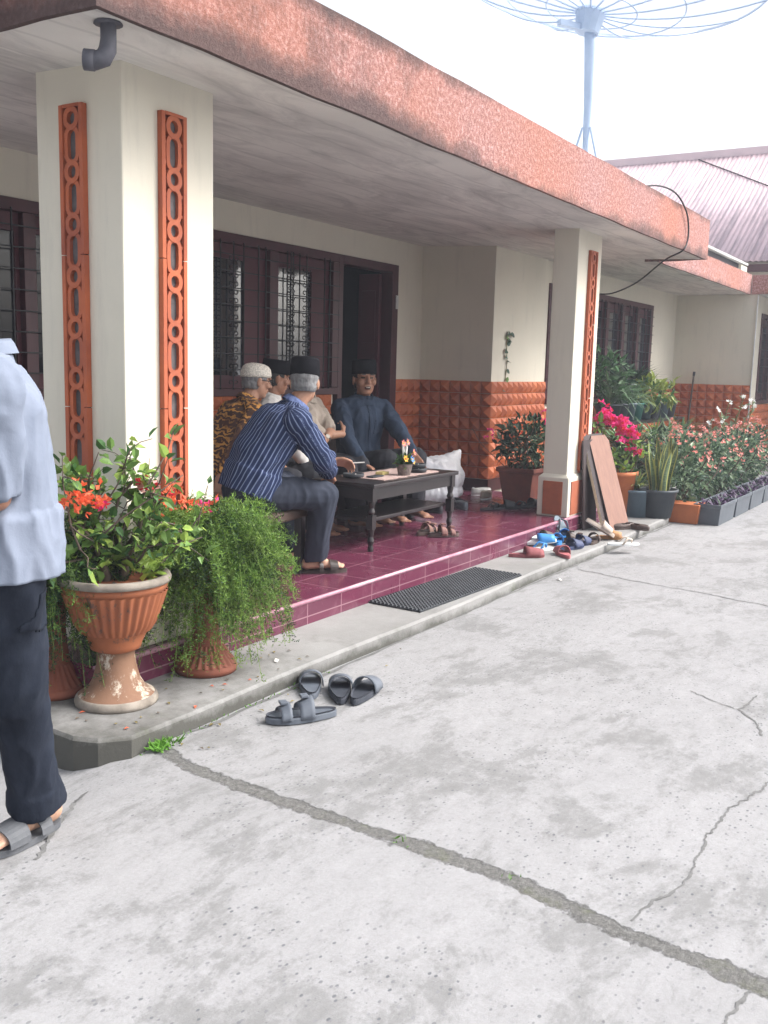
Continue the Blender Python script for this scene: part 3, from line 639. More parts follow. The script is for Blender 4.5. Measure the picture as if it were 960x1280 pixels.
window((10.2, Y1, 0), (1, 0, 0), (0, -1, 0), 3.8, 1.05, 2.37, tuple((a, a+.1) for a in (0, .62, 1.24, 1.86, 2.48, 3.1, 3.7)), tuple((a+.1, a+.62) for a in (0, .62, 1.24, 1.86, 2.48)) + ((3.2, 3.7),), (), [a+k for a in (.1, .72, 1.34, 1.96, 2.58, 3.2) for k in (.12, .26, .40)], [])
window((15.62, 3.12, 0), (1, 0, 0), (0, -1, 0), 1.58, 1.0, 2.35, ((0, .09), (.74, .83), (1.49, 1.58)), ((.09, .74), (.83, 1.49)), (), [.2, .4, .6], [])
q = MB(); q.box((7.332, YB-.018, .2), (7.40, YB+.12, 2.40)); q.box((8.24, YB-.018, .2), (8.352, YB+.12, 2.40)); q.box((7.40, YB-.018, 2.325), (8.24, YB+.12, 2.40))
dr = hpart(q, 'door_frame', m_wood, bevel=.004)
q = MB(); q.box((8.185, YB+.10, .21), (8.23, YB+.34, 2.31)); 
for zc in (.6, 1.25, 1.9): q.box((8.178, YB+.14, zc-.25), (8.186, YB+.30, zc+.25))
hpart(q, 'door', m_wood2, dr, bevel=.004)
q = MB(); q.box((8.30, YB-.03, 1.98), (8.34, YB-.019, 2.11)); hpart(q, 'light_switch', m_whitep, bevel=.003)
# wall seen deeper in the hall is left to the dark room

# the tin roofed house behind
tr = thing('tin_roofed_house', 'house behind with faded pink corrugated tin roof above the flat parapet', 'house', (20, 5, 0))
q = MB(); n = 150; Y0_, Y1_ = -1.5, 12.0; A, B = [], []
for i in range(n*4+1):
    y = Y0_+(Y1_-Y0_)*i/(n*4); c_ = .013*math.cos(i*math.pi/2)
    A.append((16.95, y, 3.26+c_)); B.append((21.0, y, 5.85+c_))
mid = [((a[0]+b[0])/2, a[1], (a[2]+b[2])/2+.012) for a, b in zip(A, B)]
q.loft([A, B], cap=False, closed=False)
ro = q.build('roof', m_tin, tr, world=True, smooth=True); s_ = ro.modifiers.new('thick', 'SOLIDIFY'); s_.thickness = .012
q = MB(); q.box((20.80, Y0_, 5.735), (21.15, Y1_, 5.885)); q.build('ridge_cap', m_ridge, tr, world=True)
q = MB(); q.box((17.4, -1.2, 0), (24.5, 11.8, 3.3)); q.build('wall', m_plaster, tr, world=True)
q = MB(); q.box((16.98, -1.4, 3.10), (17.06, 11.9, 3.22)); q.build('eave_board', m_wood, tr, world=True)
q = MB(); q.loft([[(21.02, Y0_, 5.83), (21.02, Y1_, 5.83)], [(25, Y0_, 3.3), (25, Y1_, 3.3)]], cap=False, closed=False); q.build('roof', m_tin, tr, world=True)
q = MB(); q.box((13.2, 3.66, 2.905), (16.6, 3.75, 3.16), 1); q.box((13.2, 3.60, 3.165), (16.7, 3.80, 3.20)); q.box((16.3, 3.62, 2.9), (16.72, 3.76, 3.15), 2)
tag(q.build('roof_gutter', [m_whitep, m_iron, m_plaster], world=True, loc=(15, 3.7, 2.9)), 'pale gutter on a dark upstand below the pink tin roof', 'gutter')
# satellite dish
ds = thing('satellite_dish', 'big wire mesh satellite dish on a pole above the flat roof', 'satellite dish', (10.87, 4.2, 2.86))
q = MB(); q.tube([(10.86, 4.2, 2.86), (10.86, 4.2, 4.0), (10.87, 4.2, 4.35), (10.83, 4.2, 4.9), (10.80, 4.2, 5.25)], [.032, .036, .048, .058, .065], 12); q.build('mast', m_dishm, ds, world=True, smooth=True)
for a in (0.3, 2.4, 4.5):
    q = MB(); q.tube([(10.86+.05*math.cos(a), 4.2+.05*math.sin(a), 4.12), (10.86+.42*math.cos(a), 4.2+.42*math.sin(a), 2.86)], .014, 6); q.build('leg', m_dishm, ds, world=True)
hub = np.array((10.80, 4.2, 5.30)); ax_ = nrm((.09, -.13, 1)); u_ = nrm(np.cross(ax_, (0, 1, 0))); v_ = np.cross(ax_, u_); RD, DD = 1.85, .46
def dp(r, t): return hub+(u_*math.cos(t)+v_*math.sin(t))*r+ax_*(DD*(r/RD)**2)
q = MB(); q.cone(hub-ax_*.20, hub+ax_*.03, .13, .17, 12, flat0=True, flat1=True); q.obox(hub-ax_*.16+np.array((-.22, .12, 0)), (.13, -.07, 0), (.02, .03, 0), (0, 0, .03)); q.build('hub', m_dishm, ds, world=True)
q = MB()
for k in range(18): q.tube([dp(r, 2*math.pi*k/18) for r in np.linspace(.12, RD, 8)], .011, 5)
q.build('rib', m_dishm, ds, world=True)
q = MB()
for r in (.5, 1.0, RD): q.tube([dp(r, 2*math.pi*k/54) for k in range(55)], .014 if r == RD else .008, 5)
q.build('rim', m_dishm, ds, world=True)
mm_, t_, b_ = nodes('fine steel mesh'); b_.inputs['Base Color'].default_value = (.62, .75, .9, 1); tp_ = t_.nodes.new('ShaderNodeBsdfTransparent'); mx_ = t_.nodes.new('ShaderNodeMixShader'); mx_.inputs[0].default_value = .42  # mesh colour carries the same pale blue glare
t_.links.new(tp_.outputs[0], mx_.inputs[1]); t_.links.new(b_.outputs[0], mx_.inputs[2]); t_.links.new(mx_.outputs[0], t_.nodes['Material Output'].inputs[0])
q = MB(); q.loft([[dp(r, 2*math.pi*k/54) for k in range(54)] for r in np.linspace(.1, RD, 10)], cap=False); q.build('mesh_panel', mm_, ds, world=True, smooth=True)
# cables
q = MB(); pts = [(8.2, 2.75, 2.93), (8.45, 2.62, 2.99), (8.85, 2.57, 2.99), (9.15, 2.55, 2.88), (9.28, 2.553, 2.74), (9.27, 2.555, 2.62), (9.18, 2.57, 2.53), (9.35, 2.78, 2.47), (9.9, 3.2, 2.33), (10.6, 3.7, 2.28), (11.6, 4.27, 2.36)]
pp = [np.array(p_, float) for p_ in pts]; pts = []
for i in range(len(pp)-1):
    a, b, c, d = pp[max(i-1, 0)], pp[i], pp[i+1], pp[min(i+2, len(pp)-1)]
    for t in np.linspace(0, 1, 6, endpoint=False): pts.append(.5*(2*b+(c-a)*t+(2*a-5*b+4*c-d)*t*t+(3*b-a-3*c+d)*t**3))
pts.append(pp[-1])
q.tube(pts, .008, 5); tag(q.build('cable', m_wire, world=True, loc=(9.3, 2.63, 2.58), smooth=True), 'black cable looping over the parapet and sagging under the eave', 'cable')
q = MB(); q.tube([(20.75-1.4*t, 5.6-1.75*t, 3.26+(3.80-1.4*t)/4.05*2.59+.03) for t in np.linspace(0, 1, 6)], .012, 4)
tag(q.build('overhead_wire', m_wire, world=True, loc=(20.9, 5.6, 5.9)), 'thin dark wire running over the upper part of the pink tin roof', 'wire')

# ------------------------------------------------------------------ people
def remesh(q, voxel, smooth=4, fac=.5):
    me = bpy.data.meshes.new('tmp'); me.from_pydata(q.v, [], q.f); o = bpy.data.objects.new('tmp', me); C.objects.link(o)
    bm = bmesh.new(); bm.from_mesh(me); bmesh.ops.recalc_face_normals(bm, faces=bm.faces); bm.to_mesh(me); bm.free()
    r = o.modifiers.new('r', 'REMESH'); r.mode = 'VOXEL'; r.voxel_size = voxel; r.adaptivity = 0
    if smooth: s = o.modifiers.new('s', 'SMOOTH'); s.iterations = smooth; s.factor = fac
    dg = bpy.context.evaluated_depsgraph_get(); out = bpy.data.meshes.new_from_object(o.evaluated_get(dg))
    bpy.data.objects.remove(o, do_unlink=True); bpy.data.meshes.remove(me); return out
def getv(me): a = np.empty(len(me.vertices)*3); me.vertices.foreach_get('co', a); return a.reshape(-1, 3)
def setv(me, a): me.vertices.foreach_set('co', np.asarray(a, float).ravel()); me.update()
def getn(me): a = np.empty(len(me.vertices)*3); me.vertices.foreach_get('normal', a); return a.reshape(-1, 3)
def getc(me): a = np.empty(len(me.polygons)*3); me.polygons.foreach_get('center', a); return a.reshape(-1, 3)
def folds(me, amp, freq=9, seed=0., ax=None):
    """cloth folds: ridged noise drawn out along ax"""
    v, n = getv(me), getn(me); ax = None if ax is None else nrm(ax); out = v.copy()
    for i in range(len(v)):
        p_ = v[i]
        if ax is not None: p_ = p_-ax*(p_@ax)*.62
        a = noise.noise(Vector(p_*freq)+Vector((seed, seed*2, 3)))
        b = noise.noise(Vector(p_*freq*2.3)+Vector((7, seed, 1)))
        c = noise.noise(Vector(p_*freq*.55)+Vector((1, 4, seed)))
        out[i] += n[i]*amp*((1-2.6*abs(a))*.8+(.5-1.8*abs(b))*.6+c*.25)
    setv(me, out)
def finish(me, name, mats, parent, loc):
    v = getv(me)-np.array(loc); setv(me, v)
    for mm in (mats if isinstance(mats, (list, tuple)) else [mats]): me.materials.append(mm)
    me.polygons.foreach_set('use_smooth', [True]*len(me.polygons)); me.name = name
    o = bpy.data.objects.new(name, me); C.objects.link(o); o['_loc'] = tuple(loc)
    if parent is not None: o.parent = parent
    else: o.location = loc
    return o
def hand(q, wr, d, n, side, curl=(25, 35, 25), size=1.0, spread=5):
    """palm, four fingers of unequal length and a thumb; d along the hand, n out of the palm, side to the thumb"""
    wr, d, n, s = (np.array(x, float) for x in (wr, d, n, side)); d = nrm(d); n = nrm(n-d*(n@d)); s = nrm(s-d*(s@d)-n*(s@n)); k = size
    for o_ in (-.030, -.010, .010, .028): q.cone(wr+s*o_*.55*k, wr+(d*.085+s*o_)*k, .0165*k, .0125*k, 10)
    for o_, L_, r in ((.030, .92, .0088), (.010, 1.0, .0092), (-.011, .94, .0088), (-.030, .74, .0078)):
        p0 = wr+(d*.085+s*o_)*k; a = 0; dirn = nrm(d+s*o_*math.tan(R_(spread))*8)
        for c_, l_, rr in zip(curl, (.043, .029, .022), (1, .93, .85)):
            a += R_(c_); p1 = p0+(dirn*math.cos(a)+n*math.sin(a))*l_*L_*k; q.cone(p0, p1, r*rr*k, r*rr*.92*k, 8); p0 = p1
    b0 = wr+(d*.022+s*.022)*k; t1 = b0+(d*.6+s*.75+n*.30)*.042*k; t2 = t1+(d*.85+s*.30+n*.42)*.034*k; t3 = t2+(d*.9+n*.45)*.024*k
    q.cone(b0, t1, .0145*k, .0115*k, 9); q.cone(t1, t2, .0112*k, .0098*k, 9); q.cone(t2, t3, .0098*k, .0082*k, 9)
def foot(q, an, toe, k=1.0, Zf=.0):
    an = np.array(an, float); d = nrm((toe[0], toe[1], 0)); s = np.array((-d[1], d[0], 0)); z = np.array((0, 0, 1.)); g = np.array((an[0], an[1], Zf))
    q.ell(g-d*.045*k+z*.036, d*.042*k, s*.034*k, z*.036); q.cone(an, g+d*.05*k+z*.048, .036*k, .031*k); q.cone(g-d*.03*k+z*.034, g+d*.10*k+z*.027, .034*k, .026*k)
    q.ell(g+d*.115*k+z*.024, d*.05*k, s*.045*k, z*.024)
    for i, (o_, L_) in enumerate(((.030, .062), (.013, .060), (-.003, .053), (-.018, .045), (-.031, .036))):
        q.cone(g+d*.135*k+s*o_*k+z*.018, g+d*(.135+L_*.8)*k+s*o_*1.05*k+z*.013, .013*k if i == 0 else .0098*k, .0115*k if i == 0 else .008*k, 8)
def head(q, J, k=1.0, nose=1.0):
    k = k*J.get('hk', 1.0)
    c, f, l, u = J['head'], J['Hf'], J['Hl'], J['Hu']
    q.ell(c+u*.035*k-f*.012*k, l*.076*k, f*.095*k, u*.088*k, 20, 12); q.ell(c-u*.035*k+f*.018*k, l*.062*k, f*.070*k, u*.080*k, 18, 10)
    q.ell(c-u*.085*k+f*.052*k, l*.034*k, f*.028*k, u*.024*k)
    q.cone(c+u*.022*k+f*.082*k, c-u*.020*k+f*.106*k*nose, .010*k, .0145*k, 10)
    for s_ in (-1, 1):
        q.ell(c-u*.022*k+f*.092*k+l*s_*.014*k, l*.010*k, f*.010*k, u*.009*k, 8, 6)
        q.ell(c+u*.032*k+f*.080*k+l*s_*.030*k, l*.028*k, f*.012*k, u*.009*k, 10, 6); q.ell(c-u*.018*k+f*.062*k+l*s_*.042*k, l*.024*k, f*.024*k, u*.024*k, 10, 6)
        ec = c-u*.005*k-f*.008*k+l*s_*.078*k
        q.ell(ec, l*s_*.008*k+f*-.004*k, f*.019*k+l*s_*.006*k, u*.034*k, 10, 8)
    q.ell(c-u*.050*k+f*.084*k, l*.027*k, f*.010*k, u*.007*k, 10, 6); q.ell(c-u*.062*k+f*.082*k, l*.023*k, f*.010*k, u*.008*k, 10, 6)
def face_mats(me, J, k=1.0, mouth=0.0):
    """material slots: 0 skin, 1 mouth, 2 teeth, 3 eyes and brows"""
    k = k*J.get('hk', 1.0)
    c, f, l, u = J['head'], J['Hf'], J['Hl'], J['Hu']; ct = getc(me)-c; x, y, z = ct@l/k, ct@f/k, ct@u/k
    mi = np.zeros(len(ct), int)
    if mouth: 
        e = (x/.023)**2+((z+.058)/(.012*mouth))**2; mi[(e < 1) & (y > .06)] = 1; mi[(abs(x) < .014) & (z+.058 > .0025) & (z+.058 < .0075) & (y > .06)] = 2
    else: mi[(abs(x) < .024) & (abs(z+.0555) < .003) & (y > .06)] = 1
    for s_ in (-1, 1):
        mi[((x-s_*.031)/.014)**2+((z-.012)/.0055)**2 < np.where(y > .05, 1, 0)] = 3; mi[((x-s_*.031)/.019)**2+((z-.033-.10*abs(abs(x)-.031))/.0045)**2 < np.where(y > .05, 1, 0)] = 3
    me.polygons.foreach_set('material_index', mi.tolist()); me.update()
def torso(q, J, g=0., k=1.0, belly=1.0, wide=1.0):
    L_, S1, S2 = J['L'], J['S1'], J['S2']; rings = []
    A = J['pel']; B = J['waist']; Cc = J['mid']
    for t, hw, dp_ in ((-.55, .105, .07), (-.50, .135, .095), (-.30, .164, .118), (0, .171, .126), (.25, .166, .122), (.5, .158, .116), (.8, .153, .113), (1.0, .153, .112), (1.2, .157, .113), (1.45, .164, .117), (1.65, .168, .118), (1.82, .160, .108), (1.95, .135, .09), (2.05, .09, .065), (2.12, .045, .04)):
        c_ = A+(B-A)*t if t <= 1 else B+(Cc-B)*(t-1); b_ = min(1, max(0, (t-.6)/.8)); S_ = nrm(S1*(1-b_)+S2*b_); fx = np.cross(L_, S_); bb = 1+(belly-1)*max(0, 1-abs(t-.6)/.9)
        c_ = c_+fx*.10*(bb-1)
        rings.append([c_+L_*np.sign(math.cos(a))*abs(math.cos(a))**.88*(hw*k*wide+g)+fx*np.sign(math.sin(a))*abs(math.sin(a))**.88*(dp_*k*bb+g) for a in [2*math.pi*i/28 for i in range(28)]])
    q.loft(rings)
    g = min(g, .014)
    for n in 'LR': f2 = np.cross(L_, S2); q.ell(J['sh'+n]-S2*.012, L_*(.062*k+g), f2*(.060*k+g), S2*(.058*k+g), 14, 10); q.cone(J['sh'+n], J['mid']+S2*.030*k, .052*k+g, .060*k+g)
SEG_ARM = ((.053, .043), (.041, .029))
def person(key, label, skin, shirt, trouser, sleeve='long', headgear='fez', belly=1.0, wide=1.0, hands=None, k=1.0, mouth=0., hair=None, feet_show=False, toes=None, fold=.011, tuck=False, untuck=.0, bare_foot=m_foot, cuff=False, floor=.2, shoe=None, collar=True, voxel=.0055, glasses=False):
    J = POSES[key]; z = np.array((0, 0, 1.)); loc = (float(J['pel'][0]), float(J['pel'][1]), floor)
    q = MB(); torso(q, J, -.006, k, belly, wide); head(q, J, k)
    q.cone(J['neck']-J['S2']*.06, J['head']-J['Hu']*.05*k-J['Hf']*.012, .060*k, .052*k)
    for n, s_ in (('L', 1), ('R', -1)):
        q.cone(J['sh'+n], J['el'+n], *[r*k for r in SEG_ARM[0]]); q.cone(J['el'+n], J['wr'+n], *[r*k for r in SEG_ARM[1]])
        q.cone(J['hip'+n], J['kn'+n], .086*k, .058*k); q.cone(J['kn'+n], J['an'+n], .056*k, .036*k); q.ell((J['kn'+n]*.7+J['an'+n]*.3), J['L']*.050*k, J['F']*.056*k, z*.11*k)
        h = hands[n]; hand(q, J['wr'+n], h[0], h[1], h[2], *(h[3:] if len(h) > 3 else ()))
        foot(q, J['an'+n], toes[n] if toes else J['F'], k, floor+.022)
    me = remesh(q, voxel, 3, .5); face_mats(me, J, k, mouth)
    if feet_show:
        ct = getc(me); mi = np.empty(len(ct), np.int32); me.polygons.foreach_get('material_index', mi); mi[ct[:, 2] < floor+.12] = 4; me.polygons.foreach_set('material_index', mi)
    body = finish(me, 'person', [skin, m_lip, m_teeth, m_eye, bare_foot], None, loc); tag(body, label, 'person')
    # trousers
    q = MB(); g = .013
    fx = np.cross(J['L'], J['S1']); q.loft([[J['pel']+J['S1']*h_*k+J['L']*math.cos(a)*(hw*wide*k+g)+fx*math.sin(a)*(dp_*k*(1+(belly-1)*.5)+g) for a in [2*math.pi*i/28 for i in range(28)]] for h_, hw, dp_ in ((-.115, .09, .06), (-.105, .13, .09), (-.06, .163, .118), (0, .171, .126), (.05, .166, .122), (.085, .158, .116))])
    for n in 'LR':
        q.cone(J['hip'+n], J['kn'+n], .101*k+g*.6, .074*k+g*.6); a, b = J['kn'+n], J['an'+n]; d = nrm(b-a); e = b+d*.0
        q.cone(a, e, .073*k+g*.6, .064*k+g*.5, flat1=True)
        if cuff: q.cone(e-d*.075, e+d*.004, .078*k, .080*k, flat0=True, flat1=True)
    me = remesh(q, .008, 5, .5); folds(me, fold, 8, 2.3, ax=J['knR']-J['anR']); finish(me, 'trousers', trouser, body, loc)
    # shirt
    q = MB(); torso(q, J, .030 if untuck else .017, k, belly, wide)
    if untuck: d = J['S1']; fx = np.cross(J['L'], d); q.loft([[J['pel']+d*h_+J['L']*math.cos(a)*(.171*wide*k+.036)+fx*math.sin(a)*(.126*k*belly+.036) for a in [2*math.pi*i/28 for i in range(28)]] for h_ in (.10, 0, -untuck*.55-.03)])
    for n in 'LR':
        q.cone(J['sh'+n], J['el'+n], .066*k+.008, .054*k+.008, flat1=(sleeve == 'short'))
        if sleeve == 'long': q.cone(J['el'+n], J['wr'+n]-nrm(J['wr'+n]-J['el'+n])*.015, .052*k+.008, .036*k+.007, flat1=True)
        elif sleeve == 'mid': a, b = J['el'+n], J['wr'+n]; q.cone(a, a+(b-a)*.25, .058*k, .056*k, flat1=True)
    me = remesh(q, .0075, 5, .5); v = getv(me)
    bm = bmesh.new(); bm.from_mesh(me); cut = J['pel']-J['S1']*(untuck*.55 if untuck else -.02)
    armfar = [J['el'+n] for n in 'LR']+[J['wr'+n] for n in 'LR']
    sel = [fc for fc in bm.faces if (np.array(fc.calc_center_median())-cut)@J['S1'] < 0 and min(np.linalg.norm(np.array(fc.calc_center_median())-(J['sh'+n]*(1-t)+J['el'+n]*t if t <= 1 else J['el'+n]*(2-t)+J['wr'+n]*(t-1))) for n in 'LR' for t in (0, .25, .5, .75, 1, 1.25, 1.5, 1.75, 2)) > .085]
    bmesh.ops.delete(bm, geom=sel, context='FACES'); bm.to_mesh(me); bm.free()
    base = getv(me).copy(); folds(me, fold*1.15, 8.5, 5.1, ax=J['S2'])
    if shirt is m_stripe:
        segs = [(J['pel'], J['neck'], None)]+[(J['sh'+n]+(J['el'+n]-J['sh'+n])*.1, J['el'+n], n) for n in 'LR']+[(J['el'+n], J['wr'+n], n) for n in 'LR']
        rad = [.165, .075, .075, .055, .055]; val = np.zeros(len(base)); best = np.full(len(base), 1e9)
        for (a, b, n), r in zip(segs, rad):
            ab = b-a; t = np.clip(((base-a)@ab)/(ab@ab), 0, 1); pr_ = a+t[:, None]*ab; dv = base-pr_; dist = np.linalg.norm(dv, axis=1)/r
            if n is None: u = nrm(ab); e1 = nrm(J['L']-u*(J['L']@u)); e2 = np.cross(u, e1); co = np.arctan2(dv@e2, dv@e1)*.168
            else:
                u = nrm(ab); e1 = nrm(J['L']-u*(J['L']@u)); e2 = np.cross(u, e1); co = np.arctan2(dv@e2, dv@e1)*.062
            m_ = dist < best; best[m_] = dist[m_]; val[m_] = co[m_]
        at = me.attributes.new('stripe', 'FLOAT', 'POINT'); at.data.foreach_set('value', (val+5).astype(np.float32))
    sh = finish(me, 'shirt', shirt, body, loc); so_ = sh.modifiers.new('cloth', 'SOLIDIFY'); so_.thickness = .004
    if collar:
        q = MB(); rings = []; c0 = J['neck']+J['S2']*.012-J['Hf']*.004; fx = np.cross(J['L'], J['S2'])
        for r, hh in ((.070, -.012), (.068, .022), (.072, .034), (.080, .020), (.088, -.006)):
            rings.append([c0+J['S2']*(hh-(.03 if math.cos(t) > .8 else 0)*math.cos(t))*1.0+(J['L']*math.sin(t)*r+fx*math.cos(t)*r*1.08)*k for t in [2*math.pi*(j+.5)/28 for j in range(28)]])
        q.loft(rings, cap=False); q.build('collar', shirt if shirt is not m_stripe else m_stripecol, body, world=True, smooth=True)
    c, f, l, u = J['head'], J['Hf'], J['Hl'], J['Hu']; kb = k; k = k*J.get('hk', 1.0)
    if hair:
        q = MB(); q.ell(c+u*.036*k-f*.014*k, l*.081*k, f*.098*k, u*.090*k, 22, 14); q.ell(c-u*.02*k-f*.03*k, l*.074*k, f*.072*k, u*.06*k, 20, 12); me = remesh(q, .006, 2)
        bm = bmesh.new(); bm.from_mesh(me); dl = []
        for fc in bm.faces:
            p_ = np.array(fc.calc_center_median())-c; x, y, zz = p_@l/k, p_@f/k, p_@u/k
            if y > .045 or (y > -.005 and zz < .022-.3*abs(y)) or zz < -.055+.25*max(0, y+.03): dl.append(fc)
        bmesh.ops.delete(bm, geom=dl, context='FACES'); bm.to_mesh(me); bm.free(); folds(me, .003, 60, 1); finish(me, 'hair', hair, body, loc)
    if headgear == 'fez':
        q = MB(); rings = []; b0 = c+u*.042*k; hh = .098*k
        def el(cc, rx, ry): return [cc+(l*math.sin(t)*rx+f*(math.cos(t)*ry-.008))*k for t in [2*math.pi*j/32 for j in range(32)]]
        rings = [el(b0-u*.004, .082, .102), el(b0, .087, .107), el(b0+u*.05, .085, .105), el(b0+u*(hh-.012), .083, .103), el(b0+u*hh, .079, .099), el(b0+u*(hh-.004), .05, .085)]
        q.loft(rings); q.build('cap', m_velvet, body, world=True, smooth=True)
    elif headgear == 'knit':
        q = MB(); rings = []
        for hh, r in ((.0, 1.0), (.012, 1.03), (.035, 1.0), (.06, .92), (.078, .74), (.088, .45), (.091, .15)):
            rings.append([c+u*(.030*k+hh)+(l*math.sin(t)*.086+f*(math.cos(t)*.106-.010))*r*k+u*(.012*math.cos(t) if hh < .02 else 0) for t in [2*math.pi*j/32 for j in range(32)]])
        q.loft(rings); q.build('cap', m_knit, body, world=True, smooth=True)
    if glasses:
        q = MB()
        for s_ in (-1, 1):
            q.tube([c+u*.012*k+l*s_*.084*k-f*.01*k, c+u*.014*k+l*s_*.072*k+f*.09*k, c+u*.014*k+l*s_*.05*k+f*.104*k], .0028, 5)
            q.tube([c+u*(.008+.018*math.sin(t))*k+l*s_*(.032+.022*math.cos(t))*k+f*.106*k for t in np.linspace(0, 6.28, 15)], .0022, 5)
        q.build('glasses', m_iron, body, world=True)
    k = kb
    if shoe:
        for n in 'LR':
            d = nrm((toes[n][0], toes[n][1], 0)); s = np.array((-d[1], d[0], 0)); g0 = np.array((J['an'+n][0], J['an'+n][1], floor)); q = MB(); prof = shoe_outline(.28, .10)
            pl = [g0+d*(x+.06)+s*y for x, y in prof]; q.loft([pl, [p_+z*.02 for p_ in pl]], 0)
            for xa, xb in (shoe if hasattr(shoe, '__len__') else ((.05, .11),)):
                rr = []
                for t in np.linspace(0, math.pi, 13): rr.append([g0+d*x_+s*(.053*math.cos(t))+z*(.022+.048*math.sin(t)**.7*(1.12 if x_ == xa else .9)) for x_ in (xa, xb)])
                q.loft(rr, 0, cap=False, closed=False)
            o_ = q.build('sandal', m_shoe_dark if floor > .1 else m_gsand2, body, world=True, smooth=False); s2 = o_.modifiers.new('t', 'SOLIDIFY'); s2.thickness = .005
    return body
def shoe_outline(L_, W_, n=28):
    """sole outline, heel at -L/2, toe at +L/2, slightly asymmetric"""
    out = []
    for j in range(n):
        t = 2*math.pi*j/n; x = math.cos(t); y = math.sin(t)
        wv = .50 if x > .2 else .40+.10*((x+1)/1.2)**1.5 if x > -1 else .4
        wv = .36+.14*min(1, max(0, (x+.55)/1.0)) if x < .45 else .5*(1-.06*(x-.45))
        out.append((x*L_/2, y*W_*wv+.004*math.sin((x+1)*1.5)))
    return out
m_shoe_dark = mat('dark brown leather', (.03, .022, .02), (.05, .038, .034), 12, .45)
m_gsand2 = mat('dusty grey sandal', (.07, .075, .085), (.11, .115, .125), 12, .65, .15, 60)
m_stripecol = mat('blue shirt collar', (.035, .055, .16), (.12, .16, .30), 40, .85, stretch=(1, 1, .1))
H_ = dict
POSES['blue']['hk'] = 1.14
POS_HANDS = {
 'striped': {'R': ((.75, .3, -.35), (-.2, .7, -.7), (.3, .8, .4), (35, 45, 25)), 'L': ((.85, -.45, -.1), (-.4, -.5, -.75), (.45, -.2, .85), (30, 40, 25))},
 'batik': {'R': ((-.2, -.2, -.95), (.6, .3, -.1), (.3, -.9, 0)), 'L': ((.8, -.3, -.4), (-.2, 0, -1), (.2, -.9, 0))},
 'hidden': {'R': ((.3, -.8, -.3), (0, -.2, -1), (.8, .3, 0)), 'L': ((.3, -.8, -.3), (0, -.2, -1), (-.8, -.3, 0))},
 'beige': {'R': ((.75, .35, .25), (-.3, .8, .1), (0, .2, 1)), 'L': ((-.9, -.1, .15), (.1, .9, -.3), (0, .1, 1), (30, 40, 30))},
 'blue': {'R': ((.2, -.8, -.4), (0, -.3, -1), (.8, .2, 0)), 'L': ((-.25, -.62, -.55), (.1, -.55, -.8), (-.85, .35, -.1), (18, 28, 22), 1.0, 8)},
 'walker': {'R': ((-.2, 0, -1), (.3, -.8, 0), (-.8, -.2, 0)), 'L': ((-.6, .1, -.7), (.1, .9, 0), (-.5, -.2, .6))}}
pb = person('blue', 'laughing man in dark petrol blue shirt and black cap, one hand on the table end', m_skin, m_blueshirt, m_blacktr, belly=1.12, wide=1.10, hands=POS_HANDS['blue'], mouth=1.0, hair=m_blackhair)
person('hidden', 'man with a black cap, mostly hidden between the knitted cap man and striped shirt man', m_skin, m_white, m_blacktr, hands=POS_HANDS['hidden'], k=.95, hair=m_blackhair)
pg = person('beige', 'man in beige short sleeved shirt with arms crossed, head hidden behind a cap', m_skin2, m_beige, m_blacktr, sleeve='short', hands=POS_HANDS['beige'], k=.96, belly=1.1, untuck=.16, hair=m_blackhair)
J = POSES['beige']; q = MB(); a = J['wrL']; d = nrm(J['wrL']-J['elL']); q.cone(a-d*.030, a-d*.008, .036, .035, 16, flat0=True, flat1=True); fz = nrm((-.4, -.75, .5)); q.cone(a-d*.019+fz*.030, a-d*.019+fz*.042, .018, .017, 14, 1, True, True)
q.build('watch', [m_shoe_dark, m_teeth], pg, world=True)
person('batik', 'old man in brown and gold batik shirt and cream knitted cap', m_skin2, m_batik, m_blacktr, hands=POS_HANDS['batik'], k=.96, headgear='knit', hair=m_greyhair, glasses=True)
TS = {'R': (.74, -.67), 'L': (.80, -.45)}
person('striped', 'man in blue striped shirt and black cap leaning forward on the bench', m_skin2, m_stripe, m_trouser, belly=1.0, wide=1.06, hands=POS_HANDS['striped'], k=.98, toes=TS, hair=m_greyhair, feet_show=True, untuck=.07, shoe=((.02, .045), (.085, .135)), fold=.012)
q = MB(); J = POSES['striped']; a = J['wrL']+nrm((.85, -.45, -.1))*.15; q.tube([a, a+np.array((.055, -.05, .004))], .004, 6); tag(q.build('cigarette', m_white, world=True, loc=tuple(a)), 'white cigarette held by the man in striped shirt', 'cigarette')
TW = {'R': (-.95, .3), 'L': (-1, .0)}
person('walker', 'man in pale blue polo shirt and rolled dark jeans walking out of frame', m_skin, m_polo, m_jean, sleeve='short', headgear=None, wide=.97, hands=POS_HANDS['walker'], k=.96, hair=m_blackhair, toes=TW, untuck=.14, shoe=((-.01, .03), (.07, .14)), feet_show=True, cuff=True, floor=0.0, fold=.013)
pw = [o for o in C.objects if o.name.startswith('person') and 'walking' in o.get('label', '')][0]
def patch(body, part, name, pred, off, m, th=.004):
    """a sewn-on piece: the faces of a garment that satisfy pred, lifted off it"""
    me = [o for o in body.children if o.name.split('.')[0] == part][0].data; v = getv(me); nv = v+getn(me)*off; ok = pred(v+np.array(body.location)); idx = {}; fs = []; q = MB()
    for p_ in me.polygons:
        if all(ok[i] for i in p_.vertices): fs.append(tuple(idx.setdefault(i, len(idx)) for i in p_.vertices))
    if fs:
        q.v = [tuple(nv[i]) for i in sorted(idx, key=idx.get)]; q.f = fs; q.m = [0]*len(fs); o = q.build(name, m, body, smooth=True); s2 = o.modifiers.new('t', 'SOLIDIFY'); s2.thickness = th
J = POSES['walker']
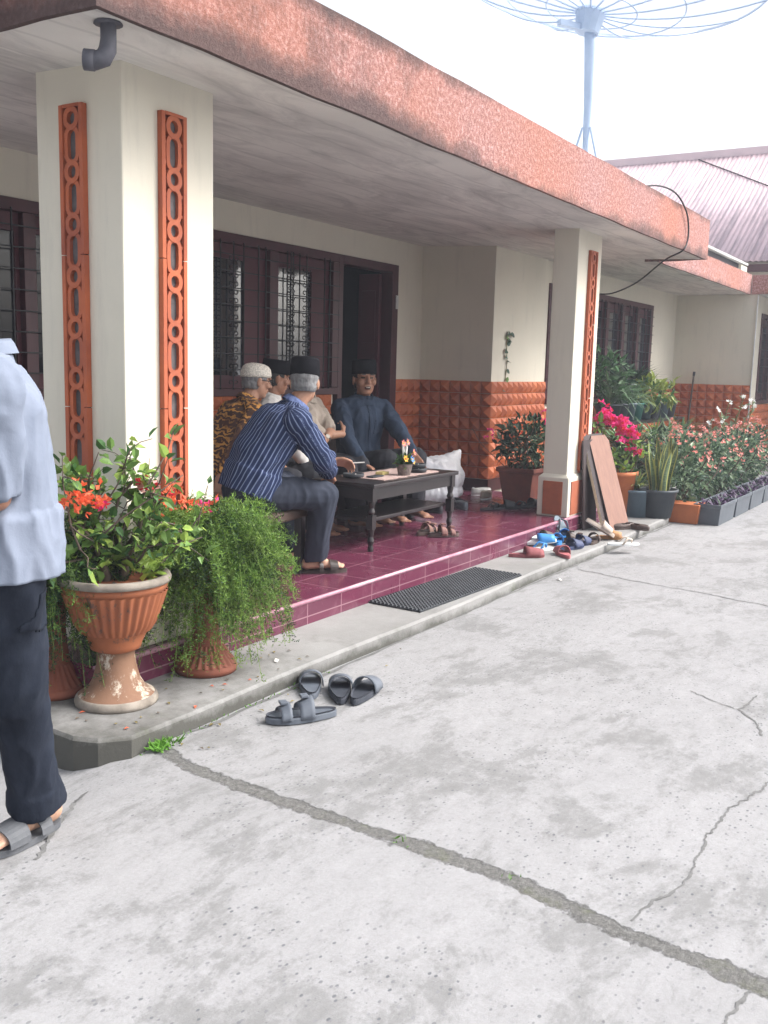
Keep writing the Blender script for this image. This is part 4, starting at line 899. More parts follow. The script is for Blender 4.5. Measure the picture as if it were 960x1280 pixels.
for s_ in (-1, 1):
    def pr_(v, J=J, s_=s_):
        rel = v-J['pel']; la = rel@J['L']-s_*.082; return (abs(la) < .066) & (rel@(-J['F']) > .02) & (rel[:, 2] < -.11) & (rel[:, 2] > -.24+abs(la)*.35)
    patch(pw, 'trousers', 'back_pocket', pr_, .003, m_jean, .003)
J = POSES['blue']; f2 = np.cross(J['L'], J['S2'])
patch(pb, 'shirt', 'placket', lambda v: (abs((v-J['mid'])@J['L']) < .017) & ((v-J['mid'])@f2 > .02), .005, m_blueshirt)
patch(pb, 'shirt', 'shirt_pocket', lambda v: (abs((v-J['mid'])@J['L']-.085) < .055) & (abs((v-J['mid'])@J['S2']+.13) < .06) & ((v-J['mid'])@f2 > .02), .005, m_blueshirt)

# ------------------------------------------------------------------ furniture on the porch
ZP = .20
def turned_leg(q, x, y, z0, z1):
    H0 = z1-z0; prof = [(.020, 0), (.024, .02), (.017, .05), (.026, .09), (.017, .12), (.023, .2), (.027, .26), (.018, .33), (.027, .36), (.019, .40)]
    q.lathe((x, y, z0), prof, 14)
    q.box((x-.027, y-.027, z0+.40*1.0-.0), (x+.027, y+.027, z1))
TX0, TX1, TY0, TY1, TZ = 5.33, 6.52, 3.39, 3.90, .655
tb = thing('coffee_table', 'low black wooden table with turned legs and a lower shelf', 'table', (5.92, 3.65, ZP))
q = MB(); q.box((TX0, TY0, TZ-.028), (TX1, TY1, TZ)); q.build('tabletop', m_tablew, tb, world=True, bevel=.006)
q = MB()
for a, b in (((TX0+.05, TY0+.03, TZ-.11), (TX1-.05, TY0+.05, TZ-.0285)), ((TX0+.05, TY1-.05, TZ-.11), (TX1-.05, TY1-.03, TZ-.0285)), ((TX0+.03, TY0+.05, TZ-.11), (TX0+.05, TY1-.05, TZ-.0285)), ((TX1-.05, TY0+.05, TZ-.11), (TX1-.03, TY1-.05, TZ-.0285))): q.box(a, b)
q.build('apron_rail', m_tablew, tb, world=True)
for x in (TX0+.045, TX1-.045):
    for y in (TY0+.045, TY1-.045):
        q = MB(); prof = [(.017, 0), (.021, .015), (.016, .04), (.024, .07), (.016, .10), (.020, .13), (.025, .15)]; q.lathe((x, y, ZP), prof, 14); q.box((x-.024, y-.024, ZP+.151), (x+.024, y+.024, ZP+.245)); q.lathe((x, y, ZP+.246), [(.018, 0), (.026, .02), (.018, .045), (.023, .07), (.025, .09)], 14); q.box((x-.026, y-.026, ZP+.337), (x+.026, y+.026, TZ-.0285))
        q.build('leg', m_tablew, tb, world=True, bevel=0)
q = MB(); q.box((TX0+.07, TY0+.07, ZP+.19), (TX1-.07, TY1-.07, ZP+.215)); q.build('shelf', m_tablew, tb, world=True, bevel=.004)
q = MB(); n = 46; top, bot = [], []
for i in range(n):
    t = i/n*4; s_ = int(t); u = t-s_; xx, yy = ((5.56+.80*u, 3.46), (6.36, 3.46+.36*u), (6.36-.80*u, 3.82), (5.56, 3.82-.36*u))[s_]; sc_ = .012*math.sin(i*math.pi*.9)
    top.append((xx+.004*math.cos(i*3), yy+sc_, TZ+.006)); bot.append((xx+.004*math.cos(i*3), yy+sc_, TZ+.0015))
q.loft([bot, top]); tag(fixnormals(q.build('table_runner', m_lace, world=True, loc=(5.96, 3.64, TZ))), 'pinkish beige crocheted runner lying on the black table', 'table runner')
def ashtray(x, y, z, r, label):
    t = thing('ashtray', label, 'ashtray', (x, y, z)); q = MB(); q.lathe((0, 0, 0), [(r*.7, 0), (r*.95, .004), (r, .022), (r*.97, .030), (r*.8, .028), (r*.72, .008), (.002, .008)], 20); q.build('bowl', m_rubber, t, smooth=True)
    q = MB(); q.tube([(r*.2, 0, .014), (r*.6, .01, .02)], .004, 5); q.tube([(-r*.3, .01, .013), (-r*.1, -r*.4, .015)], .004, 5); q.build('cigarette_butt', m_white, t)
ashtray(5.58, 3.72, TZ+.001, .075, 'dark round ashtray on the left end of the black table')
ashtray(6.16, 3.55, TZ+.008, .075, 'dark round ashtray under another beside the flower basket'); ashtray(6.165, 3.555, TZ+.040, .07, 'dark round ashtray stacked on another beside the flower basket')
q = MB(); q.box((5.80, 3.62, TZ+.007), (5.885, 3.68, TZ+.027)); o = tag(q.build('cigarette_pack', mat('yellow card', (.6, .5, .2), None, 6), world=True, loc=(5.84, 3.65, TZ), bevel=.002), 'small yellow cigarette pack lying on the table runner', 'cigarette pack')
q = MB(); q.box((5.60, 3.57, TZ+.0075), (5.74, 3.63, TZ+.017)); tag(q.build('phone', m_rubber, world=True, loc=(5.66, 3.6, TZ), bevel=.004), 'dark phone lying flat on the runner left of the yellow pack', 'phone')
q = MB(); q.lathe((6.42, 3.80, TZ), [(.035, .001), (.04, .075), (.037, .075), (.033, .01), (.002, .01)], 18); tag(q.build('cup', m_whitep, world=True, loc=(6.42, 3.80, TZ), smooth=True), 'pale grey cup at the far right end of the black table', 'cup')
# flower basket
fb = thing('flower_basket', 'little wicker pot of artificial flowers on the black table', 'flower pot', (5.93, 3.52, TZ+.006))
q = MB(); q.lathe((0, 0, 0), [(.042, 0), (.048, .03), (.056, .072), (.058, .080), (.052, .080), (.045, .06), (.002, .06)], 20, flute=.03, nfl=20); q.build('basket', mat('grey brown wicker', (.22, .17, .15), (.10, .075, .07), 60, .9, .6, 90), fb)

def leafgeo(q, p_, d, n_, L_, W_, mi=0, fold=.25, curl=.15):
    p_, d, n_ = np.array(p_, float), nrm(d), np.array(n_, float); s = np.cross(d, n_); s = s/(np.linalg.norm(s)+1e-9); n_ = np.cross(s, d)
    if L_ < .045:
        m1 = p_+d*L_*.42; tip = p_+d*L_-n_*L_*curl
        q.add([p_, m1+s*W_/2+n_*W_*fold, tip, m1-s*W_/2+n_*W_*fold, p_+d*L_*.5], [(0, 1, 4), (1, 2, 4), (0, 4, 3), (4, 2, 3)], mi); return
    a, b, tip = p_+d*L_*.24, p_+d*L_*.62-n_*L_*curl*.3, p_+d*L_-n_*L_*curl; f_ = n_*W_*fold
    q.add([p_, a+s*W_*.44+f_, b+s*W_*.40+f_, tip, b-s*W_*.40+f_, a-s*W_*.44+f_, a, b], [(0, 1, 6), (1, 2, 7, 6), (2, 3, 7), (0, 6, 5), (6, 7, 4, 5), (7, 3, 4)], mi)
def rv(): return rng.normal(size=3)
q = MB()
for i in range(60):
    d = nrm(rv()*(1, 1, .6)+np.array((0, 0, .7))); leafgeo(q, np.array((0, 0, .085))+d*.01, d, rv(), random.uniform(.05, .085), .03, random.choice((0, 0, 1)))
q.build('leaves', [m_leaf3, m_leaf], fb)
def flower5(q, c, n_, r, mi, np_=5, mc=None):
    n_ = nrm(n_); u = nrm(np.cross(n_, rv())); v = np.cross(n_, u)
    for k in range(np_):
        t = 2*math.pi*k/np_; d = u*math.cos(t)+v*math.sin(t); leafgeo(q, np.array(c), d*.9+n_*.35, n_, r, r*.75, mi, .12, -.05)
    if mc is not None: q.ell(c+n_*r*.15, u*r*.25, v*r*.25, n_*r*.2, 6, 4, mc)
m_yel = mat('yellow petal', (.75, .45, .06), None, 6, .6, 0); m_blu = mat('blue petal', (.06, .22, .55), None, 6, .6, 0)
for nm, pts, mm in (('yellow_flower', ((-.045, -.03, .12), (.02, -.05, .10)), m_yel), ('blue_flower', ((.0, -.055, .115),), m_blu), ('peach_flower', ((.055, -.02, .125), (.05, -.04, .16)), m_salmon), ('pink_flower', ((-.03, 0, .225), (.035, .005, .23)), m_salmon)):
    for pt in pts:
        q = MB(); flower5(q, np.array(pt), np.array((pt[0]*4, -1, .35)), .032, 0, 6, 1)
        if nm == 'pink_flower': q.tube([(pt[0]*.3, 0, .10), pt], .009, 5, 2)
        q.build('flower', [mm, m_yel if mm is not m_yel else m_orange, m_petal], fb)
# benches, chair
def bench(name, label, c, rz, W_, D_, zt, seat, cat='bench'):
    t = thing(name, label, cat, (c[0], c[1], ZP), rz); h = zt-ZP
    q = MB(); q.box((-W_/2, -D_/2, h-.06), (W_/2, D_/2, h)); q.build('seat', seat, t, bevel=.012)
    for x in (-W_/2+.05, W_/2-.05):
        for y in (-D_/2+.05, D_/2-.05): q = MB(); q.box((x-.025, y-.025, 0), (x+.025, y+.025, h-.061)); q.build('leg', m_tablew, t, bevel=.004)
    q = MB(); q.box((-W_/2+.076, -.015, .12), (W_/2-.076, .015, .16)); q.build('stretcher', m_tablew, t)
    return t
bench('bench', 'dark bench with worn brown seat under the man in striped shirt', (4.10, 3.50), R_(8), .95, .42, .60, m_seat)
b2 = bench('bench', 'long dark bench below the grilled window under three men', (5.35, 4.46), 0, 2.05, .42, .56, m_tablew)
q = MB(); q.box((-1.02, .20, .45), (1.02, .23, .80)); q.build('backrest', m_tablew, b2)
b3 = bench('chair', 'dark chair under the man in dark blue shirt', (6.66, 4.46), R_(-22), .56, .50, .54, m_tablew, 'chair')
q = MB(); q.box((-.28, .22, .36), (.28, .255, .82)); q.build('backrest', mat('dark rattan', (.05, .028, .022), (.025, .015, .013), 60, .7), b3, bevel=.01)
# white sack
q = MB(); q.ell((7.77, 4.27, .42), (.27, -.08, 0), (.05, .20, 0), (0, 0, .20), 20, 14); q.ell((7.75, 4.27, .30), (.29, -.08, 0), (.05, .21, 0), (0, 0, .11), 20, 12); q.cone((7.62, 4.30, .50), (7.55, 4.32, .60), .12, .05); q.cone((7.90, 4.23, .52), (8.06, 4.20, .655), .12, .03)
me = remesh(q, .010, 3); folds(me, .016, 6, 4.2, ax=(0, 0, 1)); folds(me, .003, 17, 1.2); v = getv(me); v[:, 2] = np.maximum(v[:, 2], ZP+.004); setv(me, v); o = finish(me, 'sack', m_bag, None, (7.75, 4.27, ZP)); tag(o, 'crumpled white plastic sack standing against the orange tiles behind the table', 'sack')
# doormat
A_ = np.array((4.60, 2.60)); U_ = nrm((1.255, -.045)); V_ = np.array((-U_[1], U_[0])); ML, MW = 1.265, .352
q = MB(); pts = [A_, A_+U_*ML, A_+U_*ML+V_*MW, A_+V_*MW]; q.loft([[(x, y, .0715) for x, y in pts], [(x, y, .080) for x, y in pts]])
nx, ny = 44, 13
for i in range(nx):
    for j in range(ny):
        c_ = A_+U_*((i+.5+(.0))*ML/nx)+V_*((j+.5)*MW/ny); r = .0105
        a_, b_ = U_*r, V_*r
        q.add([(*(c_-a_-b_), .0802), (*(c_+a_-b_), .0802), (*(c_+a_+b_), .0802), (*(c_-a_+b_), .0802)]+[(*(c_+(-a_-b_)*.6), .088), (*(c_+(a_-b_)*.6), .088), (*(c_+(a_+b_)*.6), .088), (*(c_+(b_-a_)*.6), .088)], [(0, 1, 5, 4), (1, 2, 6, 5), (2, 3, 7, 6), (3, 0, 4, 7), (4, 5, 6, 7)])
tag(q.build('doormat', m_rubber, world=True, loc=(float(A_[0]+.6), float(A_[1]+.15), .07)), 'black studded rubber doormat in front of the maroon step', 'doormat')

# ------------------------------------------------------------------ footwear
def footwear(label, loc, rz, kind, sole, upper, L_=.27, tilt=None, cat='sandal', foot_=None, inner=None):
    t = thing({'slide': 'sandal', 'buckle': 'sandal', 'thong': 'flip_flop', 'flat': 'flat_shoe', 'shoe': 'shoe', 'clog': 'slipper'}[kind], label, cat, loc, R_(rz))
    if tilt: t.rotation_euler = (R_(tilt[0]), R_(tilt[1]), R_(rz))
    W_ = .385*L_; ol = shoe_outline(L_, W_); th = .024 if kind in ('slide', 'buckle', 'clog') else .016
    q = MB(); q.loft([[(x, y, 0) for x, y in ol], [(x*1.0, y*1.0, th*.8) for x, y in ol], [(x*.985, y*.97, th) for x, y in ol]]); 
    if kind in ('buckle', 'slide'): q.loft([[(x*.955, y*.90, th+.0005) for x, y in ol], [(x*.98, y*.96, th+.008) for x, y in ol], [(x*.90, y*.82, th+.001) for x, y in ol]], 1, cap=False); 
    q.build('sole', [sole, inner or sole], t, smooth=False)
    def band(xa, xb, h, nm='strap', wf=.5, closed_toe=False):
        q = MB(); rr = []
        for s_ in np.linspace(0, 1, 5):
            x = xa+(xb-xa)*s_; ww = W_*wf*(1-.25*max(0, (x/L_*2-.5))**2); hh = h*(1-.35*s_)
            rr.append([(x, ww*math.cos(a), th*.5+hh*math.sin(a)**.75) for a in np.linspace(0, math.pi, 15)])
        q.loft(rr, cap=False, closed=False); o = q.build(nm, upper, t, smooth=True); m_ = o.modifiers.new('t', 'SOLIDIFY'); m_.thickness = .006; return o
    if kind == 'slide': band(-.02*L_, .33*L_, .075)
    if kind == 'buckle':
        band(-.14*L_, .06*L_, .082); band(.17*L_, .32*L_, .062)
        for x_, h_ in ((-.04*L_, .080), (.245*L_, .060)): q = MB(); q.box((x_-.016, -.028, h_+.006), (x_+.016, .010, h_+.018)); q.build('buckle', upper, t, bevel=.003)
    if kind == 'thong':
        q = MB()
        for s_ in (-1, 1): q.tube([(.27*L_, .004, th), (.24*L_, .006*s_, th+.028), (.08*L_, s_*W_*.33, th+.042), (-.10*L_, s_*W_*.46, th*.6)], [.006, .008, .008, .007], 6)
        q.build('strap', upper, t, smooth=True)
    if kind == 'clog': band(-.05*L_, .44*L_, .07, 'upper', .52)
    if kind in ('flat', 'shoe'):
        q = MB(); hh = .045 if kind == 'flat' else .07; rr = []
        for f_, z_ in ((1.0, th*.9), (1.02, th+.012), (.97, hh*.85), (.90, hh)):
            rr.append([(x*f_, y*f_, z_*(1+.15*(x < -.25*L_))) for x, y in ol])
        q.loft(rr, 0, cap=False); rr = []
        for s_ in np.linspace(.12 if kind == 'flat' else -.05, .49, 7):
            x = s_*L_; e = math.sqrt(max(0, 1-(s_/.5)**2)); rr.append([(x, W_*.49*e*math.cos(a), hh*.75+.016*math.sin(a)*e) for a in np.linspace(0, math.pi, 9)])
        q.loft(rr, 0, cap=False, closed=False); o = q.build('upper', upper, t, smooth=True); m_ = o.modifiers.new('t', 'SOLIDIFY'); m_.thickness = .004
    return t
m_gsand = mat('slate grey moulded sandal', (.085, .10, .125), (.12, .135, .16), 10, .6, .1, 60); m_gin = mat('dark footbed', (.028, .033, .045), (.05, .055, .07), 10, .7)
footwear('grey two strap buckle sandal lying side on, nearest on the yard', (3.04, 2.255, .005), 143, 'buckle', m_gsand, m_gsand, .30, inner=m_gin)
footwear('grey sandal next to the kerb, leftmost of three in a row', (3.36, 2.44, .005), 38, 'slide', m_gsand, m_gsand, .285, inner=m_gin)
footwear('dark grey sandal in the middle of three in a row', (3.385, 2.30, .005), 35, 'slide', m_gin, m_gsand, .285, inner=m_gin)
footwear('dark grey sandal, rightmost of three in a row by the kerb', (3.43, 2.205, .005), 14, 'slide', m_gin, m_gsand, .285, inner=m_gin)
m_mar = mat('dull maroon suede', (.20, .055, .065), (.27, .085, .09), 12, .8); m_pinkr = mat('dusty rose rubber', (.40, .13, .14), (.33, .10, .11), 9, .6)
m_blue = mat('bright blue rubber', (.035, .20, .52), (.05, .26, .58), 9, .5); m_wsole = mat('white foam sole', (.70, .72, .72), (.58, .6, .6), 12, .6); m_navy = mat('navy rubber', (.03, .045, .10), (.045, .06, .13), 9, .55)
m_tan = mat('tan leather', (.42, .22, .09), (.34, .17, .07), 12, .6); m_cream = mat('cream fabric', (.62, .53, .45), (.52, .43, .36), 12, .8); m_brn = mat('dark brown leather', (.055, .036, .03), (.08, .055, .048), 12, .5)
AZ_ = .072
footwear('maroon slipper nearest the step, leftmost of the shoe pile', (6.50, 2.80, AZ_), -52, 'clog', m_mar, m_mar, .27)
footwear('dusty rose slipper in front of the blue flip flops', (6.72, 2.60, AZ_), 40, 'clog', m_pinkr, m_pinkr, .25)
footwear('bright blue flip flop with white sole, nearest the maroon slipper', (6.80, 2.83, AZ_), -28, 'thong', m_wsole, m_blue, .27, inner=m_blue)
footwear('blue flip flop lying over another beside the maroon step', (6.93, 2.88, AZ_+.03), -60, 'clog', m_wsole, m_blue, .26, tilt=(4, -7))
footwear('bright blue flip flop between step and navy slipper', (7.18, 2.84, AZ_), 25, 'slide', m_blue, m_blue, .27)
footwear('blue slipper at the back of the pile below the column', (7.42, 2.87, AZ_), 15, 'slide', m_blue, m_blue, .26)
footwear('grey flip flop leaning up against the maroon step', (7.50, 2.93, AZ_+.07), 55, 'thong', m_bluegrey, m_grey, .26, tilt=(0, -38))
footwear('dark sandal with white edge lying against the step', (7.05, 2.91, AZ_+.035), -20, 'slide', m_wsole, m_brn, .25, tilt=(12, 0))
footwear('navy slipper lying flat in front of the blue pile', (7.02, 2.66, AZ_), -18, 'slide', m_navy, m_navy, .28)
footwear('navy slipper beside the brown sandal at the pile front', (7.22, 2.66, AZ_), -12, 'slide', m_navy, m_navy, .27)
footwear('brown strap sandal in the middle of the shoe pile', (7.30, 2.76, AZ_), -50, 'buckle', m_brn, m_brn, .25)
footwear('dark brown sandal under the tilted cream one', (7.40, 2.62, AZ_), 10, 'slide', m_brn, m_brn, .25)
footwear('cream wedge sandal tipped up on the brown sandal', (7.56, 2.63, AZ_+.085), -60, 'slide', m_cream, m_cream, .27, tilt=(-12, 30))
footwear('white soled sandal hanging over the pavement edge', (7.48, 2.40, AZ_-.005), -48, 'thong', m_wsole, m_cream, .27)
footwear('small tan sandal behind the white soled sandal', (7.66, 2.58, AZ_), -70, 'clog', m_tan, m_tan, .22)
footwear('dark ballet flat lying below the brown board', (8.24, 2.66, AZ_), 150, 'flat', m_brn, m_brn, .25, cat='shoe')
footwear('dark ballet flat pointing to the yard, right of its pair', (8.30, 2.55, AZ_), -105, 'flat', m_brn, m_brn, .24, cat='shoe')
footwear('light brown shoe tucked behind the foot of the brown board', (8.52, 2.80, AZ_), 30, 'flat', m_tan, mat('dusty brown leather', (.28, .17, .12), None, 9), .24, cat='shoe')
footwear('brown ornate sandal on the porch near the table leg, left one', (6.21, 3.47, ZP+.003), -10, 'buckle', m_brn, mat('brown woven strap', (.24, .13, .10), (.14, .075, .06), 40), .24)
footwear('brown ornate sandal on the porch near the table leg, right one', (6.20, 3.33, ZP+.003), -40, 'buckle', m_brn, mat('reddish woven strap', (.25, .12, .10), (.13, .065, .06), 40), .24)
footwear('black shoe under the table seen end on', (7.24, 4.0, ZP+.003), -120, 'shoe', m_rubber, m_rubber, .27, cat='shoe')
footwear('black sandal under the table shelf, nearest the leg', (6.66, 4.08, ZP+.003), -150, 'slide', m_rubber, m_rubber, .27)
footwear('black sandal under the table shelf, right of another', (6.90, 4.05, ZP+.003), -140, 'slide', m_rubber, m_rubber, .27)
footwear('grey shoe behind the right table leg', (7.58, 3.92, ZP+.003), -130, 'shoe', m_grey, m_grey, .27, cat='shoe')
footwear('off white shoe by the sack at the orange tiles', (8.50, 4.17, ZP+.003), -20, 'shoe', m_wsole, m_whitep, .26, cat='shoe')
footwear('pale shoe close behind the white sack', (8.30, 4.02, ZP+.003), 10, 'shoe', m_wsole, m_beige, .26, cat='shoe')
for i, (x, y, rz, lb) in enumerate(((7.70, 3.66, -30, 'black slipper left of the brick red planter, leftmost of the dark row'), (7.83, 3.60, -60, 'black slipper in front of the brick red planter, second from left'), (7.95, 3.52, -35, 'black slipper in front of the brick red planter, third from left'), (8.08, 3.46, -20, 'black slipper next to the white column base, rightmost of the dark row'))):
    footwear(lb, (x, y, ZP+.003), rz, 'slide' if i % 2 else 'thong', m_rubber, m_rubber, .26)
# boards
q = MB(); n_ = np.array((0, -.94, .25)); 
def board(name, label, p0, p1, top, th, m, edge, chamf=.05):
    p0, p1, top = (np.array(x, float) for x in (p0, p1, top)); u = p1-p0; W_ = np.linalg.norm(u); u /= W_; v = top-p0; v = v-u*(v@u); H_0 = np.linalg.norm(v); v /= H_0; nn = np.cross(u, v)
    pl = [(0, 0), (W_, 0), (W_, H_0-chamf), (W_-chamf, H_0), (chamf, H_0), (0, H_0-chamf)] if chamf else [(0, 0), (W_, 0), (W_, H_0), (0, H_0)]
    q = MB(); a = [p0+u*x+v*y for x, y in pl]; b = [p_-nn*th for p_ in a]; n = len(a); q.add(a+b, [tuple(range(n)), tuple(range(2*n-1, n-1, -1))], 0); q.add(a+b, [(i, (i+1) % n, n+(i+1) % n, n+i) for i in range(n)], 1)
    loc = tuple((p0+p1)/2); return tag(fixnormals(q.build(name, [m, edge], world=True, loc=loc)), label, 'board')
board('board', 'brown plywood board with cut corners leaning on the white column', (8.06, 2.70, .072), (8.43, 2.66, .072), (8.06, 2.965, .87), .015, m_board, m_dkboard, .055)
board('board', 'board with raw pale edge leaning right behind the brown plywood board', (7.99, 2.735, .072), (8.36, 2.70, .072), (7.99, 2.985, .885), .024, m_dkboard, m_pale, 0)
board('board', 'dark stained board standing upright against the column behind the other two', (7.93, 2.90, .072), (8.24, 2.90, .072), (7.93, 2.945, .84), .014, m_dkboard, m_dkboard, 0)

# ------------------------------------------------------------------ potted plants
def leaves_along(q, pts, n, L_, W_, mats, spread=.8, up_=.2, jit=.01, t0=.15):
    pts = [np.array(p_, float) for p_ in pts]
    for i in range(n):
        t = t0+(1-t0)*random.random(); s_ = t*(len(pts)-1); k = min(int(s_), len(pts)-2); p_ = pts[k]+(pts[k+1]-pts[k])*(s_-k); d = nrm(pts[k+1]-pts[k])
        r = nrm(rv()); d2 = nrm(d*.35+r*spread+np.array((0, 0, up_))); nn = nrm(np.array((0, 0, 1.))+rv()*.5)
        l_ = L_*random.uniform(.6, 1.25); leafgeo(q, p_+r*jit, d2, nn, l_, l_*W_, random.choice(mats), random.uniform(.1, .3), random.uniform(0, .3))
def twig(a, b, bend=.1, n=7):
    a, b = np.array(a, float), np.array(b, float); w_ = rv()*bend*np.linalg.norm(b-a); w2 = rv()*bend*.3*np.linalg.norm(b-a)
    return [a+(b-a)*t+w_*math.sin(math.pi*t)+w2*math.sin(2.7*math.pi*t) for t in np.linspace(0, 1, n)]
def bracts(q, c, n, r, mats, size=.027):
    for i in range(n):
        o_ = rv()*r*.6; nn = nrm(o_+np.array((0, 0, .02)))
        for k in range(3):
            d = nrm(nn*.6+rv()*.8); leafgeo(q, np.array(c)+o_, d, nrm(rv()), size*random.uniform(.8, 1.2), size*.8, random.choice(mats), .3, -.1)

# terracotta urn with bougainvillea
U0 = (2.63, 2.87, .072)
ur = thing('urn', 'big terracotta urn with fluted bowl and flaking white pedestal at the pavement corner', 'urn', U0)
q = MB(); q.lathe((0, 0, 0), [(.158, 0), (.160, .018), (.148, .035), (.115, .055), (.092, .095), (.078, .15), (.072, .205), (.074, .215)], 36); q.build('pedestal', m_flake, ur, smooth=True)
q = MB(); q.lathe((0, 0, 0), [(.161, -.002), (.164, .012), (.158, .028), (.149, .034)], 36); q.build('foot', m_rim, ur, smooth=True)
q = MB(); q.lathe((0, 0, 0), [(.076, .212), (.098, .222), (.102, .240), (.118, .275), (.128, .292), (.132, .297), (.150, .325), (.172, .385), (.190, .44), (.197, .462), (.203, .468), (.206, .490)], 120, flute=0); 
prof = [(.128, .292), (.150, .325), (.172, .385), (.190, .44), (.196, .458)]; rings = []
for r, z in prof: rings.append([((r+.005+.005*math.cos(34*t))*math.cos(t), (r+.005+.005*math.cos(34*t))*math.sin(t), z) for t in [2*math.pi*j/204 for j in range(204)]])
q.loft(rings, cap=False); q.build('bowl', m_urn, ur, smooth=True)
q = MB(); q.lathe((0, 0, 0), [(.204, .488), (.216, .492), (.219, .505), (.214, .518), (.200, .521), (.184, .516), (.178, .50), (.172, .44), (.002, .43)], 48); q.build('rim', m_rim, ur, smooth=True)
q = MB(); q.lathe((0, 0, 0), [(.173, .445), (.10, .458), (.002, .455)], 24); q.build('soil', m_soil, ur, smooth=True)
bg_ = thing('bougainvillea', 'bougainvillea with green leaves and orange and red bracts in the big urn', 'plant', (2.63, 2.87, .53))
q = MB(); lf = MB(); fl = MB(); O_ = np.array((2.63, 2.87, .53))
base = [np.array((.02, -.02, 0)), np.array((-.03, .02, 0)), np.array((.04, .02, 0))]
for b_ in base: q.tube([b_, b_+np.array((.01, .0, .05)), b_*1.6+np.array((0, 0, .13))], [.020, .017, .013], 8)
q.tube([(-.09, -.03, -.005), (-.05, -.05, .03), (.0, -.06, .0), (.04, -.03, .02)], .012, 7)
WR = np.array((.53, -.85, 0)); WF = np.array((.85, .53, 0))
tips = []
for (r_, z_) in ((-.26, .33), (-.22, .44), (-.12, .50), (-.02, .54), (.08, .53), (.17, .59), (.20, .52), (.27, .46), (.32, .40), (.25, .28), (-.30, .22), (-.18, .20), (.06, .40), (-.05, .36), (.16, .36), (.34, .24), (-.08, .46), (.12, .46)):
    tips.append(WR*r_+WF*random.uniform(-.2, .2)+np.array((0, 0, z_)))
for i, tp in enumerate(tips):
    b_ = base[i % 3]*1.6+np.array((0, 0, .12)); p_ = twig(b_, tp, .16); q.tube(p_, [.008, .007, .006, .005, .004, .003, .002], 5)
    leaves_along(lf, p_, 12, .058, .66, (0, 0, 0, 1, 2), .8, .1, .012, .4)
    for k in range(4):
        s_ = random.randint(2, 5); p2 = twig(p_[s_], p_[s_]+nrm(rv()+np.array((0, 0, .2)))*random.uniform(.06, .16), .2, 5); q.tube(p2, [.004, .003, .003, .002, .0015], 4); leaves_along(lf, p2, 6, .052, .66, (0, 0, 2, 1), .8, .1, .01, .3)
for k in range(26):
    d = nrm(np.array((random.uniform(-.2, 1), random.uniform(-1, .1), random.uniform(.0, .5)))); p0 = np.array((.06, -.10, .06))+rv()*.035; leafgeo(lf, p0, nrm(d+rv()*.3), (0, 0, 1), random.uniform(.05, .08), .045, 1, .2, .25)
for k in range(3): leaves_along(lf, twig((-.02, -.02, .1), WR*(-.15+.15*k)+np.array((0, 0, .12)), .2), 14, .06, .62, (0, 1, 2), .8, 0, .02, .2)
q.build('stem', m_bark, bg_, smooth=True); lf.build('leaves', [m_leaf, m_leaf2, m_leaf3], bg_)
for (x, y, z), n_, cols, r in (((2.42, 2.83, .92), 14, (0,), .05), ((2.46, 2.80, .90), 10, (0,), .04), ((2.36, 2.85, .87), 7, (0,), .03), ((2.745, 2.80, .94), 8, (2, 3), .035), ((2.83, 2.80, .90), 10, (2, 0), .035), ((2.90, 2.82, .86), 8, (0,), .04), ((2.52, 2.82, .87), 6, (1, 2), .02), ((2.97, 2.80, .83), 7, (0,), .03), ((3.10, 2.82, .80), 9, (0, 1), .035), ((2.99, 2.83, .74), 5, (0,), .03), ((2.79, 2.83, .80), 4, (0,), .03)):
    fl = MB(); bracts(fl, np.array((x, y, z))-O_, n_, r, cols); fl.build('bract_cluster', [m_orange, m_pink, m_red, m_blush], bg_)

# asparagus ferns
def fern(loc, cz, n, R0, zt, droop, mats, label, bias=None, name='asparagus_fern', lens=1.0):
    t = thing(name, label, 'fern', loc); q = MB(); st = MB(); V_, F_, M_ = [], [], []
    for i in range(n):
        a = random.uniform(0, 2*math.pi); d = np.array((math.cos(a), math.sin(a), 0)); R_0 = R0*random.uniform(.25, 1.1)
        if bias is not None: d = nrm(d+np.array(bias)*random.random())
        h = zt*random.uniform(.1, 1.0); dr = droop*random.random()**1.3; P_ = []
        for s_ in np.linspace(0, 1, 9):
            P_.append(np.array((0, 0, cz))+d*R_0*(s_**.75)+np.array((0, 0, h*math.sin(min(1, s_*1.3)*math.pi*.5)-(dr+h*.6)*max(0, s_-.3)**1.6*1.75))+rv()*.008)
        P_ = [np.array((p_[0], p_[1], max(p_[2], .012))) for p_ in P_]
        st.tube(P_, .0011, 3); mi = random.choice(mats)
        for k in range(1, len(P_)-1):
            for m_ in range(11):
                c_ = P_[k]+(P_[k+1]-P_[k])*random.random(); dd = nrm(P_[k+1]-P_[k]); s_ = nrm(np.cross(dd, rng.normal(size=3))); ln = random.uniform(.025, .055)*(1-.35*k/8)*lens
                e = c_+s_*ln+dd*ln*.6
                for w_ in range(4):
                    o_ = c_+(e-c_)*(w_/4); b_ = nrm(s_+rng.normal(size=3)*.8+np.array((0, 0, .3)))*ln*.5; side = nrm(np.cross(b_, rng.normal(size=3)))*.0026
                    n0 = len(V_); V_.extend((o_-side, o_+side, o_+b_)); F_.append((n0, n0+1, n0+2)); M_.append(mi if random.random() < .75 else random.choice(mats))
    q.v = [tuple(map(float, v)) for v in V_]; q.f = F_; q.m = M_
    st.build('stems', m_dry2, t); q.build('fronds', [m_fern, m_fern2, m_fern3], t); return t
m_dry2 = leafmat('fern stem green', (.13, .20, .04), .3, .7, .1)
fu = (3.14, 2.86, .072)
u2 = thing('urn', 'slim brownish red clay urn with ribbed flared foot under the green fern', 'urn', fu)
